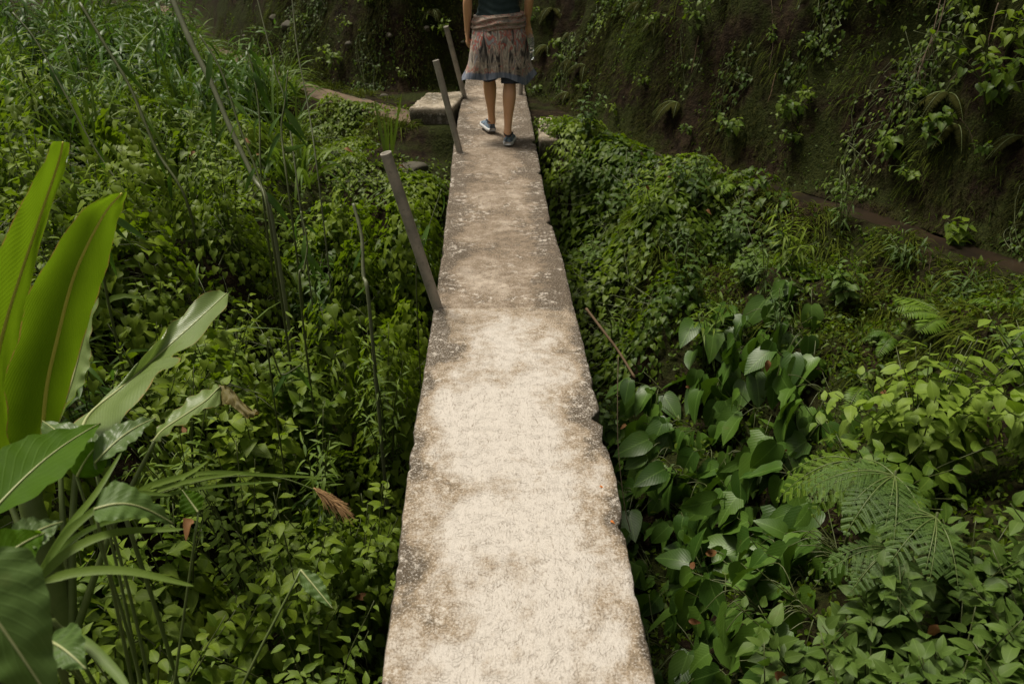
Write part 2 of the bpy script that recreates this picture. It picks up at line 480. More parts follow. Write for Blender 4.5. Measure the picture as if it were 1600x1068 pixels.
col = b.mix(b.ramp(b.math('ADD', n1, b.math('MULTIPLY', n2, 0.35)), [(0.60, 0.0), (0.74, 1.0)]), soil, mossc)
hh = b.math('ADD', b.math('MULTIPLY', n2, 1.0), b.math('MULTIPLY', n3, 0.35))
ground_o = acc.build('hillside', b.done(b.principled(col, 0.85, b.bump(hh, 0.9, 0.05), 0.06)))
tag(ground_o, kind='structure')

# ---- brown dirt path along the foot of the bank, left of the bridge
def strip(name, pts, width, mat, lift=0.012, n=160, cols=13, edge=0.16, level=None):
    P = smooth_path(pts, n)
    T = nrm(np.gradient(P, axis=0)); Nn = np.stack([-T[:, 1], T[:, 0]], -1)
    u = np.linspace(-1, 1, cols)
    w = width * 0.5 * (1 + 0.0 * u)
    X = P[:, None, 0] + Nn[:, None, 0] * (u * w)[None]
    Y = P[:, None, 1] + Nn[:, None, 1] * (u * w)[None]
    e = edge * fbm(X * 3, Y * 3, 9.0, 3) * (np.abs(u) > 0.9)[None]
    X = X + Nn[:, None, 0] * e; Y = Y + Nn[:, None, 1] * e
    Z = (ground(X, Y) if level is None else np.full_like(X, level)) + lift * (1 - (np.abs(u) > 0.95)[None] * 3.5)
    if level is not None and lift > 0:
        dip = np.minimum(Z, ground(X, Y)) - 0.03
        ed = sstep(0.72, 1.0, np.abs(u))[None] + 0 * Z
        Z = Z * (1 - ed) + dip * ed + 0.012 * fbm(X * 8, Y * 8, 2.0, 3)
    a = Acc(); a.grid(np.stack([X, Y, Z], -1))
    o = a.build(name, mat)
    return tag(o, kind='structure')

b = MB('trodden earth')
pos = b.pos()
n1 = b.noise(pos, 5, 5, 0.6); n2 = b.noise(pos, 60, 4, 0.6)
col = b.ramp(n1, [(0.3, (0.060, 0.040, 0.024)), (0.7, (0.150, 0.102, 0.064))])
col = b.mix(b.math('MULTIPLY', n2, 0.4), col, (0.11, 0.085, 0.05))
strip('path', [(-0.60, 7.62), (-0.95, 8.05), (-1.4, 8.55), (-1.95, 9.2), (-2.6, 10.15), (-3.35, 11.4), (-4.35, 13.0), (-5.4, 15.2), (-6.9, 18.6)], 0.38, b.done(b.principled(col, 0.85, b.bump(n1, 0.6, 0.03), 0.3)), 0.012, level=PATH_LEVEL + 0.006)
b = MB('muddy water')
pos = b.pos()
col = b.ramp(b.noise(pos, 5, 4), [(0.35, (0.010, 0.0065, 0.004)), (0.7, (0.026, 0.016, 0.009))])
strip('water', [(0.72, 7.9), (1.20, 6.75), (1.82, 5.88), (2.38, 5.12), (2.82, 4.25), (3.65, 2.95), (4.6, 1.95)], 0.34, b.done(b.principled(col, 0.34, b.bump(b.noise(pos, 14, 3), 0.12, 0.01), 0.5)), 0.0, level=PATH_LEVEL - 0.055)

# ------------------------------------------------------------------ the concrete footbridge
ED_Y = np.array([-1.4, 0.6, 1.31, 1.66, 2.11, 2.41, 3.29, 3.98, 4.59, 5.09, 6.05, 7.37, 8.94, 9.6])
ED_L = np.array([-.268, -.268, -.266, -.268, -.278, -.277, -.270, -.273, -.280, -.284, -.300, -.306, -.290, -.29])
ED_R = np.array([.350, .350, .352, .353, .368, .362, .352, .345, .320, .318, .322, .326, .319, .32])
SEAM = 3.36

def slab(name, y0, y1, top, thick, mat, parent):
    n = int((y1 - y0) / 0.012)
    Y = np.linspace(y0, y1, n)
    L = np.interp(Y, ED_Y, ED_L) + 0.0035 * fbm(Y * 4, 1.3, 0.2, 4) + 0.0035 * fbm(Y * 40, 4.3, 0.2, 4) + 0.05 * np.maximum(fbm(Y * 7, 14.3, 0.6, 3) - .26, 0) * (1 + fbm(Y * 50, 2.0, .3, 3))
    R = np.interp(Y, ED_Y, ED_R) + 0.0035 * fbm(Y * 4, 8.3, 0.2, 4) + 0.0035 * fbm(Y * 40, 9.3, 0.2, 4) - 0.05 * np.maximum(fbm(Y * 7, 19.3, 0.6, 3) - .26, 0) * (1 + fbm(Y * 50, 7.0, .3, 3))
    for yc, w, d in ((2.435, .05, .034), (2.30, .075, .012), (4.52, .05, .026), (5.55, .05, .02), (6.42, .08, .03), (1.86, .05, .012)):      # broken places in the right edge
        q = (Y - yc) / w
        R = R - d * np.clip(1 - np.abs(q), 0, 1) * (1.3 + 0.8 * fbm(Y * 40, 2.2, 1.1, 3))
    for yc, w, d in ((2.30, .05, .008), (4.05, .08, .010)):
        q = (Y - yc) / w
        L = L + d * np.clip(1 - np.abs(q), 0, 1)
    m = 44
    u = np.linspace(0, 1, m)
    X = L[:, None] * (1 - u) + R[:, None] * u
    YY = np.broadcast_to(Y[:, None], X.shape)
    # the seam end is ragged
    Z = top + 0.0028 * fbm(X * 9, YY * 9, 0.5, 4) + 0.0016 * fbm(X * 45, YY * 45, 1.5, 3) - 0.003 * np.clip(np.abs(u * 2 - 1) - 0.95, 0, 1) / 0.05
    edge = np.abs(u * 2 - 1)[None] + np.zeros_like(X)
    # rounded arrises, rough sides, underside
    def col(x, z, e): return np.stack([x, Y, z + np.zeros_like(x)], -1)[:, None], np.full((n, 1), e)
    rs = lambda k: 0.010 * fbm(Y * 7, k, 0.1, 4)
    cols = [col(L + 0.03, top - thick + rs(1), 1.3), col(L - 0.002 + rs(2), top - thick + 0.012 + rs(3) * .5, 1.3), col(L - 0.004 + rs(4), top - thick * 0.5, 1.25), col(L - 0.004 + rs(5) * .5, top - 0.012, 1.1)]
    YY = YY.copy()
    endw = np.clip(1 - (y1 - YY) / 0.06, 0, 1); YY = YY + endw * (0.022 * fbm(X * 11, 3.3, y1, 4) + 0.008) * (y1 < 5)
    Z = Z - 0.010 * np.clip(1 - (y1 - Y[:, None]) / 0.03, 0, 1) ** 2 * (y1 < 5)
    V = np.concatenate([c[0] for c in cols] + [np.stack([X, YY, Z], -1)], 1)
    E = np.concatenate([c[1] for c in cols] + [edge], 1)
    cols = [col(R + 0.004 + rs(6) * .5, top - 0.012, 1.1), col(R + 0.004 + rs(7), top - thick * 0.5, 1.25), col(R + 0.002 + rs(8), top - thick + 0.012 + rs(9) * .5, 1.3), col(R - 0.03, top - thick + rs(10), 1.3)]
    V = np.concatenate([V] + [c[0] for c in cols], 1); E = np.concatenate([E] + [c[1] for c in cols], 1)
    a = Acc()
    a.grid(V, tint=E, closed=True)
    k = V.shape[1]
    a.loops.append(np.arange(k)); a.sizes.append(np.array([k])); a.mat.append(np.array([0]))
    a.loops.append(np.arange(k)[::-1] + (n - 1) * k); a.sizes.append(np.array([k])); a.mat.append(np.array([0]))
    return a.build(name, mat, parent)

def concrete(name, pale, tan, dark, bias, seam_lo=None, seam_hi=None, patch=0.0, amp=1.30):
    b = MB(name)
    pos = b.pos()
    xyz = b.n('ShaderNodeSeparateXYZ'); b.l(pos, xyz.inputs[0])
    edge = b.attr('tint').outputs['Fac']
    big = b.noise(pos, 2.3, 4, 0.6); med = b.noise(pos, 9, 6, 0.7, 0.4); fin = b.noise(pos, 42, 6, 0.75); gra = b.noise(pos, 150, 4, 0.75); mic = b.noise(pos, 420, 2, 0.7)
    # short curved trowel scratches
    w1 = b.n('ShaderNodeTexWave', wave_type='RINGS', rings_direction='SPHERICAL', wave_profile='SIN')
    mp2 = b.n('ShaderNodeMapping'); b.l(pos, mp2.inputs['Vector']); mp2.inputs['Location'].default_value = (0.10, -1.55, 0.0)
    b.l(mp2.outputs[0], w1.inputs['Vector'])
    w1.inputs['Scale'].default_value = 26.0; w1.inputs['Distortion'].default_value = 22.0; w1.inputs['Detail'].default_value = 4.0; w1.inputs['Detail Scale'].default_value = 0.9; w1.inputs['Detail Roughness'].default_value = 0.6
    arc = b.math('MULTIPLY', b.ramp(w1.outputs['Fac'], [(0.0, 1.0), (0.30, 0.0)]), b.ramp(b.noise(pos, 26, 3, 0.6), [(0.46, 0.0), (0.60, 1.0)]))
    st = b.n('ShaderNodeMapping'); b.l(pos, st.inputs['Vector']); st.inputs['Scale'].default_value = (120, 30, 40); st.inputs['Rotation'].default_value = (0, 0, -0.45)
    scr = b.noise(st.outputs[0], 1.0, 5, 0.65, 2.2)
    v = b.math('ADD', b.math('ADD', b.math('MULTIPLY', big, amp), (1.30 - amp) * 0.5), b.math('SUBTRACT', b.math('MULTIPLY', med, 0.85), 0.515))
    v = b.math('ADD', v, b.math('MULTIPLY', b.math('MULTIPLY', b.math('POWER', edge, 2.6), 0.95), big))
    v = b.math('ADD', v, b.math('MULTIPLY', fin, 0.30))
    v = b.math('ADD', v, b.math('MULTIPLY', gra, 0.22))
    if seam_lo is not None:
        sm = b.n('ShaderNodeMapRange', interpolation_type='SMOOTHSTEP'); b.l(xyz.outputs[1], sm.inputs['Value'])
        sm.inputs['From Min'].default_value = seam_lo; sm.inputs['From Max'].default_value = seam_hi
        v = b.math('ADD', v, b.math('MULTIPLY', sm.outputs[0], patch))
    v = b.math('ADD', v, bias)
    col = b.ramp(v, [(0.76, pale), (0.90, tuple(0.55 * p + 0.45 * t for p, t in zip(pale, tan))), (1.02, tan), (1.20, dark)] if False else [(0.40, pale), (0.53, tuple(0.5 * p + 0.5 * t for p, t in zip(pale, tan))), (0.64, tan), (0.82, dark)])
    # grit: dark pits and pale grains, coarser where the skin has worn off
    worn = b.ramp(v, [(0.38, 0.10), (0.60, 1.0)])
    pit = b.math('MULTIPLY', b.ramp(gra, [(0.535, 0.0), (0.60, 1.0)]), worn)
    col = b.mix(b.math('MULTIPLY', pit, 0.62), col, tuple(c * 0.42 for c in tan))
    grain = b.math('MULTIPLY', b.ramp(gra, [(0.40, 1.0), (0.455, 0.0)]), worn)
    col = b.mix(b.math('MULTIPLY', grain, 0.75), col, tuple(min(1, c * 1.05) for c in pale))
    col = b.mix(b.math('MULTIPLY', b.ramp(scr, [(0.55, 0.0), (0.63, 1.0)]), 0.60), col, tuple(c * 0.5 for c in tan))
    col = b.mix(b.math('MULTIPLY', arc, 0.42), col, tuple(c * 0.62 for c in tan))
    col = b.mix(b.math('MULTIPLY', b.ramp(mic, [(0.52, 0.0), (0.70, 1.0)]), 0.35), col, tuple(c * 0.55 for c in tan))
    # white lime crust in broken patches, mostly towards the edges
    cr = b.math('MULTIPLY', b.ramp(b.noise(pos, 30, 6, 0.8), [(0.53, 0.0), (0.60, 1.0)]), b.ramp(b.math('ADD', b.noise(pos, 4.5, 3), b.math('MULTIPLY', edge, 0.14)), [(0.55, 0.0), (0.66, 1.0)]))
    col = b.mix(b.math('MULTIPLY', cr, 0.8), col, (0.55, 0.50, 0.44))
    # sides: shade below the top painted in as a dark olive tone
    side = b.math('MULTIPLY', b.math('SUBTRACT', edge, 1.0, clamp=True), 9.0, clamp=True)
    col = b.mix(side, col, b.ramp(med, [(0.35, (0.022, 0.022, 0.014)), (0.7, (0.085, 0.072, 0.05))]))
    h = b.math('ADD', b.math('MULTIPLY', arc, -0.5), b.math('ADD', b.math('MULTIPLY', fin, 0.9), b.math('MULTIPLY', scr, -0.6)))
    h = b.math('ADD', h, b.math('MULTIPLY', gra, 0.7))
    return b.done(b.principled(col, 0.88, b.bump(h, 0.7, 0.006), 0.25))

M['conc_near'] = concrete('pale worn concrete', (0.530, 0.487, 0.440), (0.29, 0.225, 0.155), (0.068, 0.053, 0.037), -0.46, 2.75, 3.40, 0.13)
M['conc_far'] = concrete('brown worn concrete', (0.44, 0.375, 0.305), (0.205, 0.155, 0.108), (0.068, 0.052, 0.036), -0.26, 3.30, 3.95, 0.05, amp=0.75)
M['conc_block'] = concrete('mossy concrete', (0.42, 0.36, 0.28), (0.20, 0.165, 0.115), (0.06, 0.055, 0.036), -0.36)
bridge = empty('footbridge', (0.03, 4.0, 0))
tag(bridge, 'narrow worn concrete footbridge slab running away over the green gully', 'footbridge')
o = slab('slab', -1.4, SEAM, 0.0, 0.16, M['conc_near'], bridge); tag(o, 'pale bleached near slab')
o = slab('slab', SEAM - 0.03, 9.6, -0.006, 0.15, M['conc_far'], bridge); tag(o, 'darker brown far slab')

# ------------------------------------------------------------------ handrail posts
b = MB('weathered pipe')
pos = b.pos()
n1 = b.noise(pos, 9, 5, 0.65); n2 = b.noise(pos, 70, 4, 0.6)
col = b.ramp(n1, [(0.3, (0.15, 0.138, 0.118)), (0.55, (0.27, 0.24, 0.20)), (0.75, (0.36, 0.31, 0.25))])
col = b.mix(b.math('MULTIPLY', b.ramp(n2, [(0.55, 0.0), (0.7, 1.0)]), 0.5), col, (0.10, 0.082, 0.066))
M['pipe'] = b.done(b.principled(col, 0.55, b.bump(n2, 0.25, 0.003), 0.5))
M['pipe_rim'] = plain_mat('cut pipe rim', (0.20, 0.18, 0.15), (0.36, 0.33, 0.28), 40, 0.6, 0.2)

def post(base_px, top_px, base_h, top_h, label, r=0.0235):
    p0 = at_h(*base_px, base_h)
    p1 = at_h(*top_px, top_h) if len(top_px) == 2 else np.array(top_px)
    d = nrm(p1 - p0)
    A = nrm(np.cross(d, [0, 1.0, 0])); B = np.cross(d, A)
    ts = np.linspace(-0.06, 1, 16); L = np.linalg.norm(p1 - p0)
    an = np.linspace(0, 2 * np.pi, 20, endpoint=False)
    ring = np.cos(an)[:, None] * A + np.sin(an)[:, None] * B
    V = []
    for t in ts:
        rr = r * (1 + 0.02 * vnoise(t * 6, r * 100, top_h))
        V.append(p0 + (p1 - p0) * t + ring * rr)
    root = empty('handrail_post', p0)
    a = Acc(); a.grid(np.array(V), closed=True); a.build('pipe', M['pipe'], root)
    W = [p1 + ring * r * 1.012, p1 + d * 0.0035 + ring * r * 0.99, p1 + d * 0.003 + ring * r * 0.80, p1 - d * 0.10 + ring * r * 0.78]
    a = Acc(); a.grid(np.array(W), closed=True)
    a.loops.append(np.arange(20) + 60); a.sizes.append(np.array([20])); a.mat.append(np.array([0]))
    a.build('rim', M['pipe_rim'], root)
    return tag(root, label, 'post', 'leaning handrail posts of the bridge')

# ------------------------------------------------------------------ concrete block, stones
def rough_box(name, lo, hi, mat, parent=None, seed=0.0, res=0.035, amp=0.012, bev=0.02, rot=0.0, shear=(0, 0)):
    lo = np.array(lo, float); hi = np.array(hi, float)
    bm = bmesh.new()
    bmesh.ops.create_cube(bm, size=1.0)
    sz = hi - lo
    for v in bm.verts: v.co = Vector(v.co) * 1.0
    bmesh.ops.scale(bm, vec=Vector(sz), verts=bm.verts)
    bmesh.ops.bevel(bm, geom=bm.edges[:], offset=bev, segments=2, affect='EDGES', profile=0.6)
    for _ in range(4):
        es = [e for e in bm.edges if e.calc_length() > res * 2]
        if not es: break
        bmesh.ops.subdivide_edges(bm, edges=es, cuts=1, use_grid_fill=True)
    c = (lo + hi) / 2
    bm.normal_update()
    P = np.array([v.co[:] for v in bm.verts])
    N = np.array([v.normal[:] for v in bm.verts])
    q = P + c
    dsp = amp * (fbm(q[:, 0] * 7, q[:, 1] * 7, q[:, 2] * 7 + seed, 4) + 0.6 * fbm(q[:, 0] * 25, q[:, 1] * 25, q[:, 2] * 25 + seed, 3))
    P = P + N * dsp[:, None]
    P[:, 0] += shear[0] * P[:, 1]
    P[:, 1] += shear[1] * P[:, 0]
    ca, sa = math.cos(rot), math.sin(rot)
    P = np.stack([P[:, 0] * ca - P[:, 1] * sa, P[:, 0] * sa + P[:, 1] * ca, P[:, 2]], -1) + c
    for v, p in zip(bm.verts, P): v.co = p
    me = bpy.data.meshes.new(name); bm.to_mesh(me); bm.free()
    for p in me.polygons: p.use_smooth = True
    a = me.attributes.new('tint', 'FLOAT', 'POINT')
    a.data.foreach_set('value', np.where(P[:, 2] < hi[2] - 0.04, 1.06, 0.55).astype(np.float32))  # below its top the block takes the painted shade tone
    me.materials.append(mat)
    return link_mesh(name, me, parent)

M['rock'] = plain_mat('grey brown stone', (0.025, 0.026, 0.013), (0.10, 0.085, 0.062), 11, 0.85, 0.9)

def stone(x, y, r, label, seed, zoff=0.3, flat=0.6, group=None, rz=0.0):
    bm = bmesh.new(); bmesh.ops.create_icosphere(bm, subdivisions=3, radius=1.0)
    P = np.array([v.co[:] for v in bm.verts])
    # facet the ball with random cutting planes, then roughen it
    rg = np.random.default_rng(seed)
    for _ in range(9):
        nn = nrm(rg.normal(size=3)); d = 0.62 + 0.25 * rg.random()
        k = np.maximum(P @ nn - d, 0); P = P - k[:, None] * nn
    P *= (1 + 0.10 * fbm(P[:, 0] * 3 + seed, P[:, 1] * 3, P[:, 2] * 3, 3))[:, None]
    P *= np.array([1.15, 0.85, flat]) * r
    ca, sa = math.cos(rz), math.sin(rz)
    P = np.stack([P[:, 0] * ca - P[:, 1] * sa, P[:, 0] * sa + P[:, 1] * ca, P[:, 2]], -1)
    P += np.array([x, y, gz(x, y) + r * flat * zoff])
    for v, p in zip(bm.verts, P): v.co = p
    me = bpy.data.meshes.new('stone'); bm.to_mesh(me); bm.free()
    for p in me.polygons: p.use_smooth = True
    me.materials.append(M['rock'])
    return tag(link_mesh('stone', me), label, 'stone', group)

# ------------------------------------------------------------------ leaf shapes
OUT = {
    'heart': ([(0, 0), (.20, -.12), (.38, -.04), (.43, .14), (.36, .40), (.20, .68), (.07, .88), (0, 1)], [0, .02, .07, .18, .42, .69, .88, 1]),
    'ovate': ([(0, 0), (.15, .10), (.26, .28), (.25, .50), (.14, .76), (.05, .92), (0, 1)], [0, .12, .30, .51, .76, .92, 1]),
    'lance': ([(0, 0), (.055, .10), (.085, .30), (.080, .58), (.04, .84), (0, 1)], [0, .1, .3, .58, .84, 1]),
    'arum': ([(0, 0), (.11, -.06), (.22, -.01), (.30, .14), (.325, .35), (.26, .60), (.12, .85), (0, 1)], [0, .01, .06, .17, .37, .61, .85, 1]),
    'broad': ([(0, 0), (.20, .02), (.34, .16), (.31, .36), (.24, .55), (.13, .78), (.04, .94), (0, 1)], [0, .05, .19, .38, .56, .78, .94, 1]),
    'lobed': ([(0, 0), (.22, -.06), (.40, .10), (.28, .24), (.30, .42), (.16, .52), (.15, .74), (.05, .92), (0, 1)], [0, .02, .12, .26, .40, .54, .74, .92, 1]),
    'elliptic': ([(0, 0), (.15, .06), (.27, .22), (.30, .40), (.25, .60), (.14, .80), (.05, .94), (0, 1)], [0, .08, .24, .42, .61, .80, .94, 1]),
    'leaflet': ([(0, 0), (.16, .25), (.15, .6), (0, 1)], [0, .25, .6, 1]),
}

def tmpl(kind, fold=0.25, droop=0.2, wave=0.06, seed=0):
    rg = np.random.default_rng(seed)
    out, mid = OUT[kind]
    v, luv, rows = [], [], []
    xm = max(p[0] for p in out)
    bend = rg.normal() * 0.05; tw = rg.normal() * 0.25; ph = rg.random() * 6
    def z(x, y): return fold * abs(x) - droop * max(y, 0) ** 2 + wave * math.sin(ph + 7 * y + (2 if x > 0 else 0)) * abs(x) / xm + tw * x * y
    for (x, y), my in zip(out, mid):
        sx = bend * y * y
        jx = 1 + 0.08 * rg.normal()
        if x == 0:
            rows.append((len(v),)); v.append((sx, y, z(0, y))); luv.append((0, y, 0))
        else:
            k = len(v); rows.append((k, k + 1, k + 2))
            v += [(sx - x * jx, y, z(-x, y)), (sx, my, z(0, my)), (sx + x, y, z(x, y))]
            luv += [(-x / xm, y, 0), (0, my, 0), (x / xm, y, 0)]
    F = []
    for a, c in zip(rows[:-1], rows[1:]):
        if len(a) == 1 and len(c) == 3: F += [(a[0], c[1], c[0]), (a[0], c[2], c[1])]
        elif len(a) == 3 and len(c) == 1: F += [(a[0], a[1], c[0]), (a[1], a[2], c[0])]
        else: F += [(a[0], a[1], c[1], c[0]), (a[1], a[2], c[2], c[1])]
    return {'v': np.array(v), 'luv': np.array(luv), 'loops': np.concatenate([np.array(f) for f in F]), 'sizes': np.array([len(f) for f in F]), 'kind': kind, 'seed': seed}

T = {
    'heart': [tmpl('heart', .22, .30, .05, s) for s in range(5)],
    'ovate': [tmpl('ovate', .35, .28, .05, s) for s in range(5)],
    'lance': [tmpl('lance', .30, d, .03, s) for s, d in enumerate((.15, .35, .6, .9))],
    'arum': [tmpl('arum', .28, d, .05, s) for s, d in enumerate((.12, .25, .35, .2, .45))] + [tmpl('lobed', .25, .3, .05, 9)],
    'broad': [tmpl('broad', .30, .30, .08, s) for s in range(6)],
    'elliptic': [tmpl('elliptic', .22, .30, .05, s) for s in range(6)],
    'leaflet': [tmpl('leaflet', .2, .1, .0, s) for s in range(2)],
}

def frames(D, N, S):
    D = nrm(D); X = nrm(np.cross(D, N)); Z = np.cross(X, D)
    return np.stack([X, D, Z], -1) * np.asarray(S, float)[:, None, None]

_leafmesh = {}
def leaf_mesh(kind, ti, tint, mat):
    tq = int(np.clip(tint * 5, 0, 4))
    key = (kind, ti, tq, mat)
    if key not in _leafmesh:
        a = Acc(); a.inst(T[kind][ti], np.eye(3)[None], np.zeros((1, 3)), [tq / 5 + 0.1])
        _leafmesh[key] = a.mesh('leaf', M[mat])
    return _leafmesh[key]

def leaves(root, kind, mat, D, N, S, P, tint, n_parts, prio=None, ids=None):
    """the first n_parts of the leaves are objects of their own, the others join one mesh"""
    n = len(P)
    if n == 0: return
    R = frames(D, N, S)
    ti = rng.integers(0, len(T[kind]), n) if ids is None else ids
    order = np.argsort(-(prio if prio is not None else rng.random(n)))
    single = order[:n_parts]
    rest = order[n_parts:]
    for k in single:
        o = link_mesh('leaf', leaf_mesh(kind, int(ti[k]), float(tint[k]), mat), root)
        m = Matrix.Identity(4)
        for i in range(3):
            for j in range(3): m[i][j] = float(R[k, i, j])
            m[i][3] = float(P[k, i])
        o.matrix_basis = m
    if len(rest):
        a = Acc()
        for t in range(len(T[kind])):
            q = rest[ti[rest] == t]
            a.inst(T[kind][t], R[q], P[q], np.asarray(tint)[q])
        o = a.build('foliage', M[mat], root)
        o['kind'] = 'stuff'

def ribbons(a, P, U, L, w, droop, segs, tint, out=None, mat=0, curl=None, prof=0.6):
    """arching grass blades"""
    n = len(P)
    if n == 0: return
    U = nrm(U)
    side = nrm(np.cross(U, np.array([0, 0, 1.0])) + rng.normal(size=(n, 3)) * 0.35)
    t = np.linspace(0, 1, segs + 1)
    hor = U * np.array([1, 1, 0])
    C = P[:, None] + U[:, None] * (L[:, None] * t)[..., None] + (np.array([0, 0, -1.0]) * (droop * L)[:, None])[:, None] * (t ** 2.2)[None, :, None] + hor[:, None] * (droop * L * 0.35)[:, None, None] * (t ** 2)[None, :, None]
    wd = w[:, None] * (np.minimum(1, 0.45 + t * 3) * (1 - t ** 2.0) ** prof)[None] + 0.0004
    s2 = side[:, None] * wd[..., None]
    nn = np.cross(side, U)[:, None] * (wd * 0.45)[..., None]
    V = np.stack([C - s2 + nn, C, C + s2 + nn], 2)                # (n, segs+1, 3, 3)
    k = (segs + 1) * 3
    r = np.arange(segs)[:, None] * 3
    q = np.stack([np.stack([r + j, r + j + 1, r + j + 4, r + j + 3], -1) for j in (0, 1)], 1).reshape(-1, 4)
    lu = np.zeros((segs + 1, 3, 3)); lu[..., 0] = np.array([-1, 0, 1]); lu[..., 1] = t[:, None]
    a.V.append(V.reshape(-1, 3)); a.luv.append(np.tile(lu.reshape(-1, 3), (n, 1))); a.tint.append(np.repeat(tint, k))
    a.loops.append((q.reshape(-1)[None] + a.n + np.arange(n)[:, None] * k).reshape(-1))
    a.sizes.append(np.full(n * len(q), 4, int)); a.mat.append(np.full(n * len(q), mat, int))
    a.n += n * k

REG = []                                   # plants whose labels are written at the end, from where they stand
def reg(root, what, cat, group):
    REG.append((root, what, cat, group))
    return root

def spots(n, xlo, xhi, ylo, yhi, dmin, ok=None, tries=4000):
    out = []
    for _ in range(tries):
        if len(out) >= n: break
        x, y = rng.uniform(xlo, xhi), rng.uniform(ylo, yhi)
        if any((x - a) ** 2 + (y - c) ** 2 < dmin * dmin for a, c in out): continue
        if ok and not ok(x, y): continue
        out.append((x, y))
    return out

def bd(x, y): return float(bank_dist(np.array([x]), np.array([y]))[0])

# ------------------------------------------------------------------ plant builders
def vine_mound(x, y, rx, ry, hz, n, what, size=(.038, .068), n_parts=40, mat='heart', kind='heart', tint=(0.1, 0.9), hang=0.7, group='heart-leaved vine mounds', name='vine', cat='vine'):
    z0 = gz(x, y)
    root = empty(name, (x, y, z0)); sh = rng.normal() * .22; tint = (tint[0] + sh, tint[1] + sh)
    r = np.sqrt(rng.random(n)); an = rng.random(n) * 2 * np.pi
    ox, oy = r * np.cos(an), r * np.sin(an)
    px, py = x + ox * rx, y + oy * ry
    g = ground(px, py)
    lump = 0.75 + 0.9 * fbm(px * 4.5, py * 4.5, x * 3, 3)
    H = hz * np.sqrt(np.maximum(1 - r ** 2, 0)) * np.clip(lump, 0.25, 1.5)
    dl = rng.random(n) ** 1.6
    pz = g + H * (1 - 0.55 * dl) + 0.015
    P = np.stack([px, py, pz], -1)
    gn = gnormal(px, py)
    outv = np.stack([ox / rx, oy / ry, 0 * ox], -1) * hz * 1.1
    N = nrm(gn * 0.6 + outv * 0.8 + np.array([0, 0, .55]) + rng.normal(size=(n, 3)) * 0.28)
    down = nrm(outv * 1.5 + gn * np.array([1, 1, 0]) * 1.2 + rng.normal(size=(n, 3)) * 0.45 + np.array([0, 0, -hang]))
    D = nrm(down - N * (down * N).sum(-1, keepdims=True) * 0.8)
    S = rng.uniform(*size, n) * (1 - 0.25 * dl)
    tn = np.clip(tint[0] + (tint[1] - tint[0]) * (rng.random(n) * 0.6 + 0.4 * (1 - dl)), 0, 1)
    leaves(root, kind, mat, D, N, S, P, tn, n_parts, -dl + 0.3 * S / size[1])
    a = Acc()
    for _ in range(7):
        k = rng.integers(0, n, 5)
        q = P[k]; q = q[np.argsort(q[:, 2])]
        q[0, 2] = gz(q[0, 0], q[0, 1]) - 0.02
        a.tube(smooth_path(q, 16), 0.0022, 5)
    a.build('stem', M['stem'], root)
    return reg(root, what, cat, group)

def shrub(x, y, h, spread, n_stems, what, kind='ovate', mat='shrub', size=(.045, .085), per=16, n_parts=60, lean=(0, 0, 0), group=None, tint=(0.15, 1.0), name='shrub', cat='shrub', z0=None, whorl=False, droop=0.25, start=0.30):
    z0 = gz(x, y) if z0 is None else z0
    root = empty(name, (x, y, z0)); sh = rng.normal() * .18; tint = (tint[0] + sh, tint[1] + sh)
    a = Acc(); Ds, Ns, Ss, Ps, Ts = [], [], [], [], []
    for k in range(n_stems):
        an = rng.random() * 6.283; tl = spread * (0.25 + 0.75 * rng.random())
        hh = h * rng.uniform(0.6, 1.08)
        bx, by = x + 0.07 * math.cos(an) * spread, y + 0.07 * math.sin(an) * spread
        b0 = np.array([bx, by, gz(bx, by) - 0.03]) if z0 is None or True else None
        tip = np.array([x + math.cos(an) * tl + lean[0], y + math.sin(an) * tl + lean[1], z0 + hh - 0.25 * tl + lean[2]])
        mid = (b0 + tip) / 2 + np.array([-math.cos(an) * tl * .18, -math.sin(an) * tl * .18, hh * 0.12])
        c = smooth_path([b0, mid, tip], 14)
        a.tube(c, np.linspace(0.0045, 0.0016, 14), 5)
        Tn = nrm(np.gradient(c, axis=0))
        m = max(3, int(per * rng.uniform(0.8, 1.2)))
        ts = start + (1 - start) * (np.arange(m) + rng.random(m) * 0.5) / m
        if whorl: ts = start + (1 - start) * np.floor((ts - start) / (1 - start) * 4.99 + 0.6) / 5
        ts = np.clip(ts, 0, 1)
        idx = ts * 13
        i0 = np.clip(idx.astype(int), 0, 12); f = (idx - i0)[:, None]
        p = c[i0] * (1 - f) + c[i0 + 1] * f
        tt = Tn[i0]
        ga = np.arange(m) * 2.4 + rng.random() * 6 + rng.normal(size=m) * 0.3
        A = nrm(np.cross(tt, np.array([0.2, 0.9, 0.1]))); B_ = np.cross(tt, A)
        rad = np.cos(ga)[:, None] * A + np.sin(ga)[:, None] * B_
        D = nrm(rad + tt * (0.35 + 0.5 * (ts ** 3)[:, None]) + np.array([0, 0, -droop]) + rng.normal(size=(m, 3)) * 0.15)
        N = nrm(np.array([0, 0, 1.0]) + tt * 0.4 + rng.normal(size=(m, 3)) * 0.25)
        sz = rng.uniform(*size, m) * (1 - 0.45 * ts ** 4)
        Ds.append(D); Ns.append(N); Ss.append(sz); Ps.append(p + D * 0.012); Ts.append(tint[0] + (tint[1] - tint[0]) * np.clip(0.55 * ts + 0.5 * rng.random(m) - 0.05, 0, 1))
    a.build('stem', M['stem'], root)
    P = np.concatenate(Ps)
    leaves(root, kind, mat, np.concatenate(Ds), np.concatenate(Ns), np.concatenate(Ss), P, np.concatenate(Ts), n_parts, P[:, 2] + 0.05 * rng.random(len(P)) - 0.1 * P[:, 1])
    return reg(root, what, cat, group)

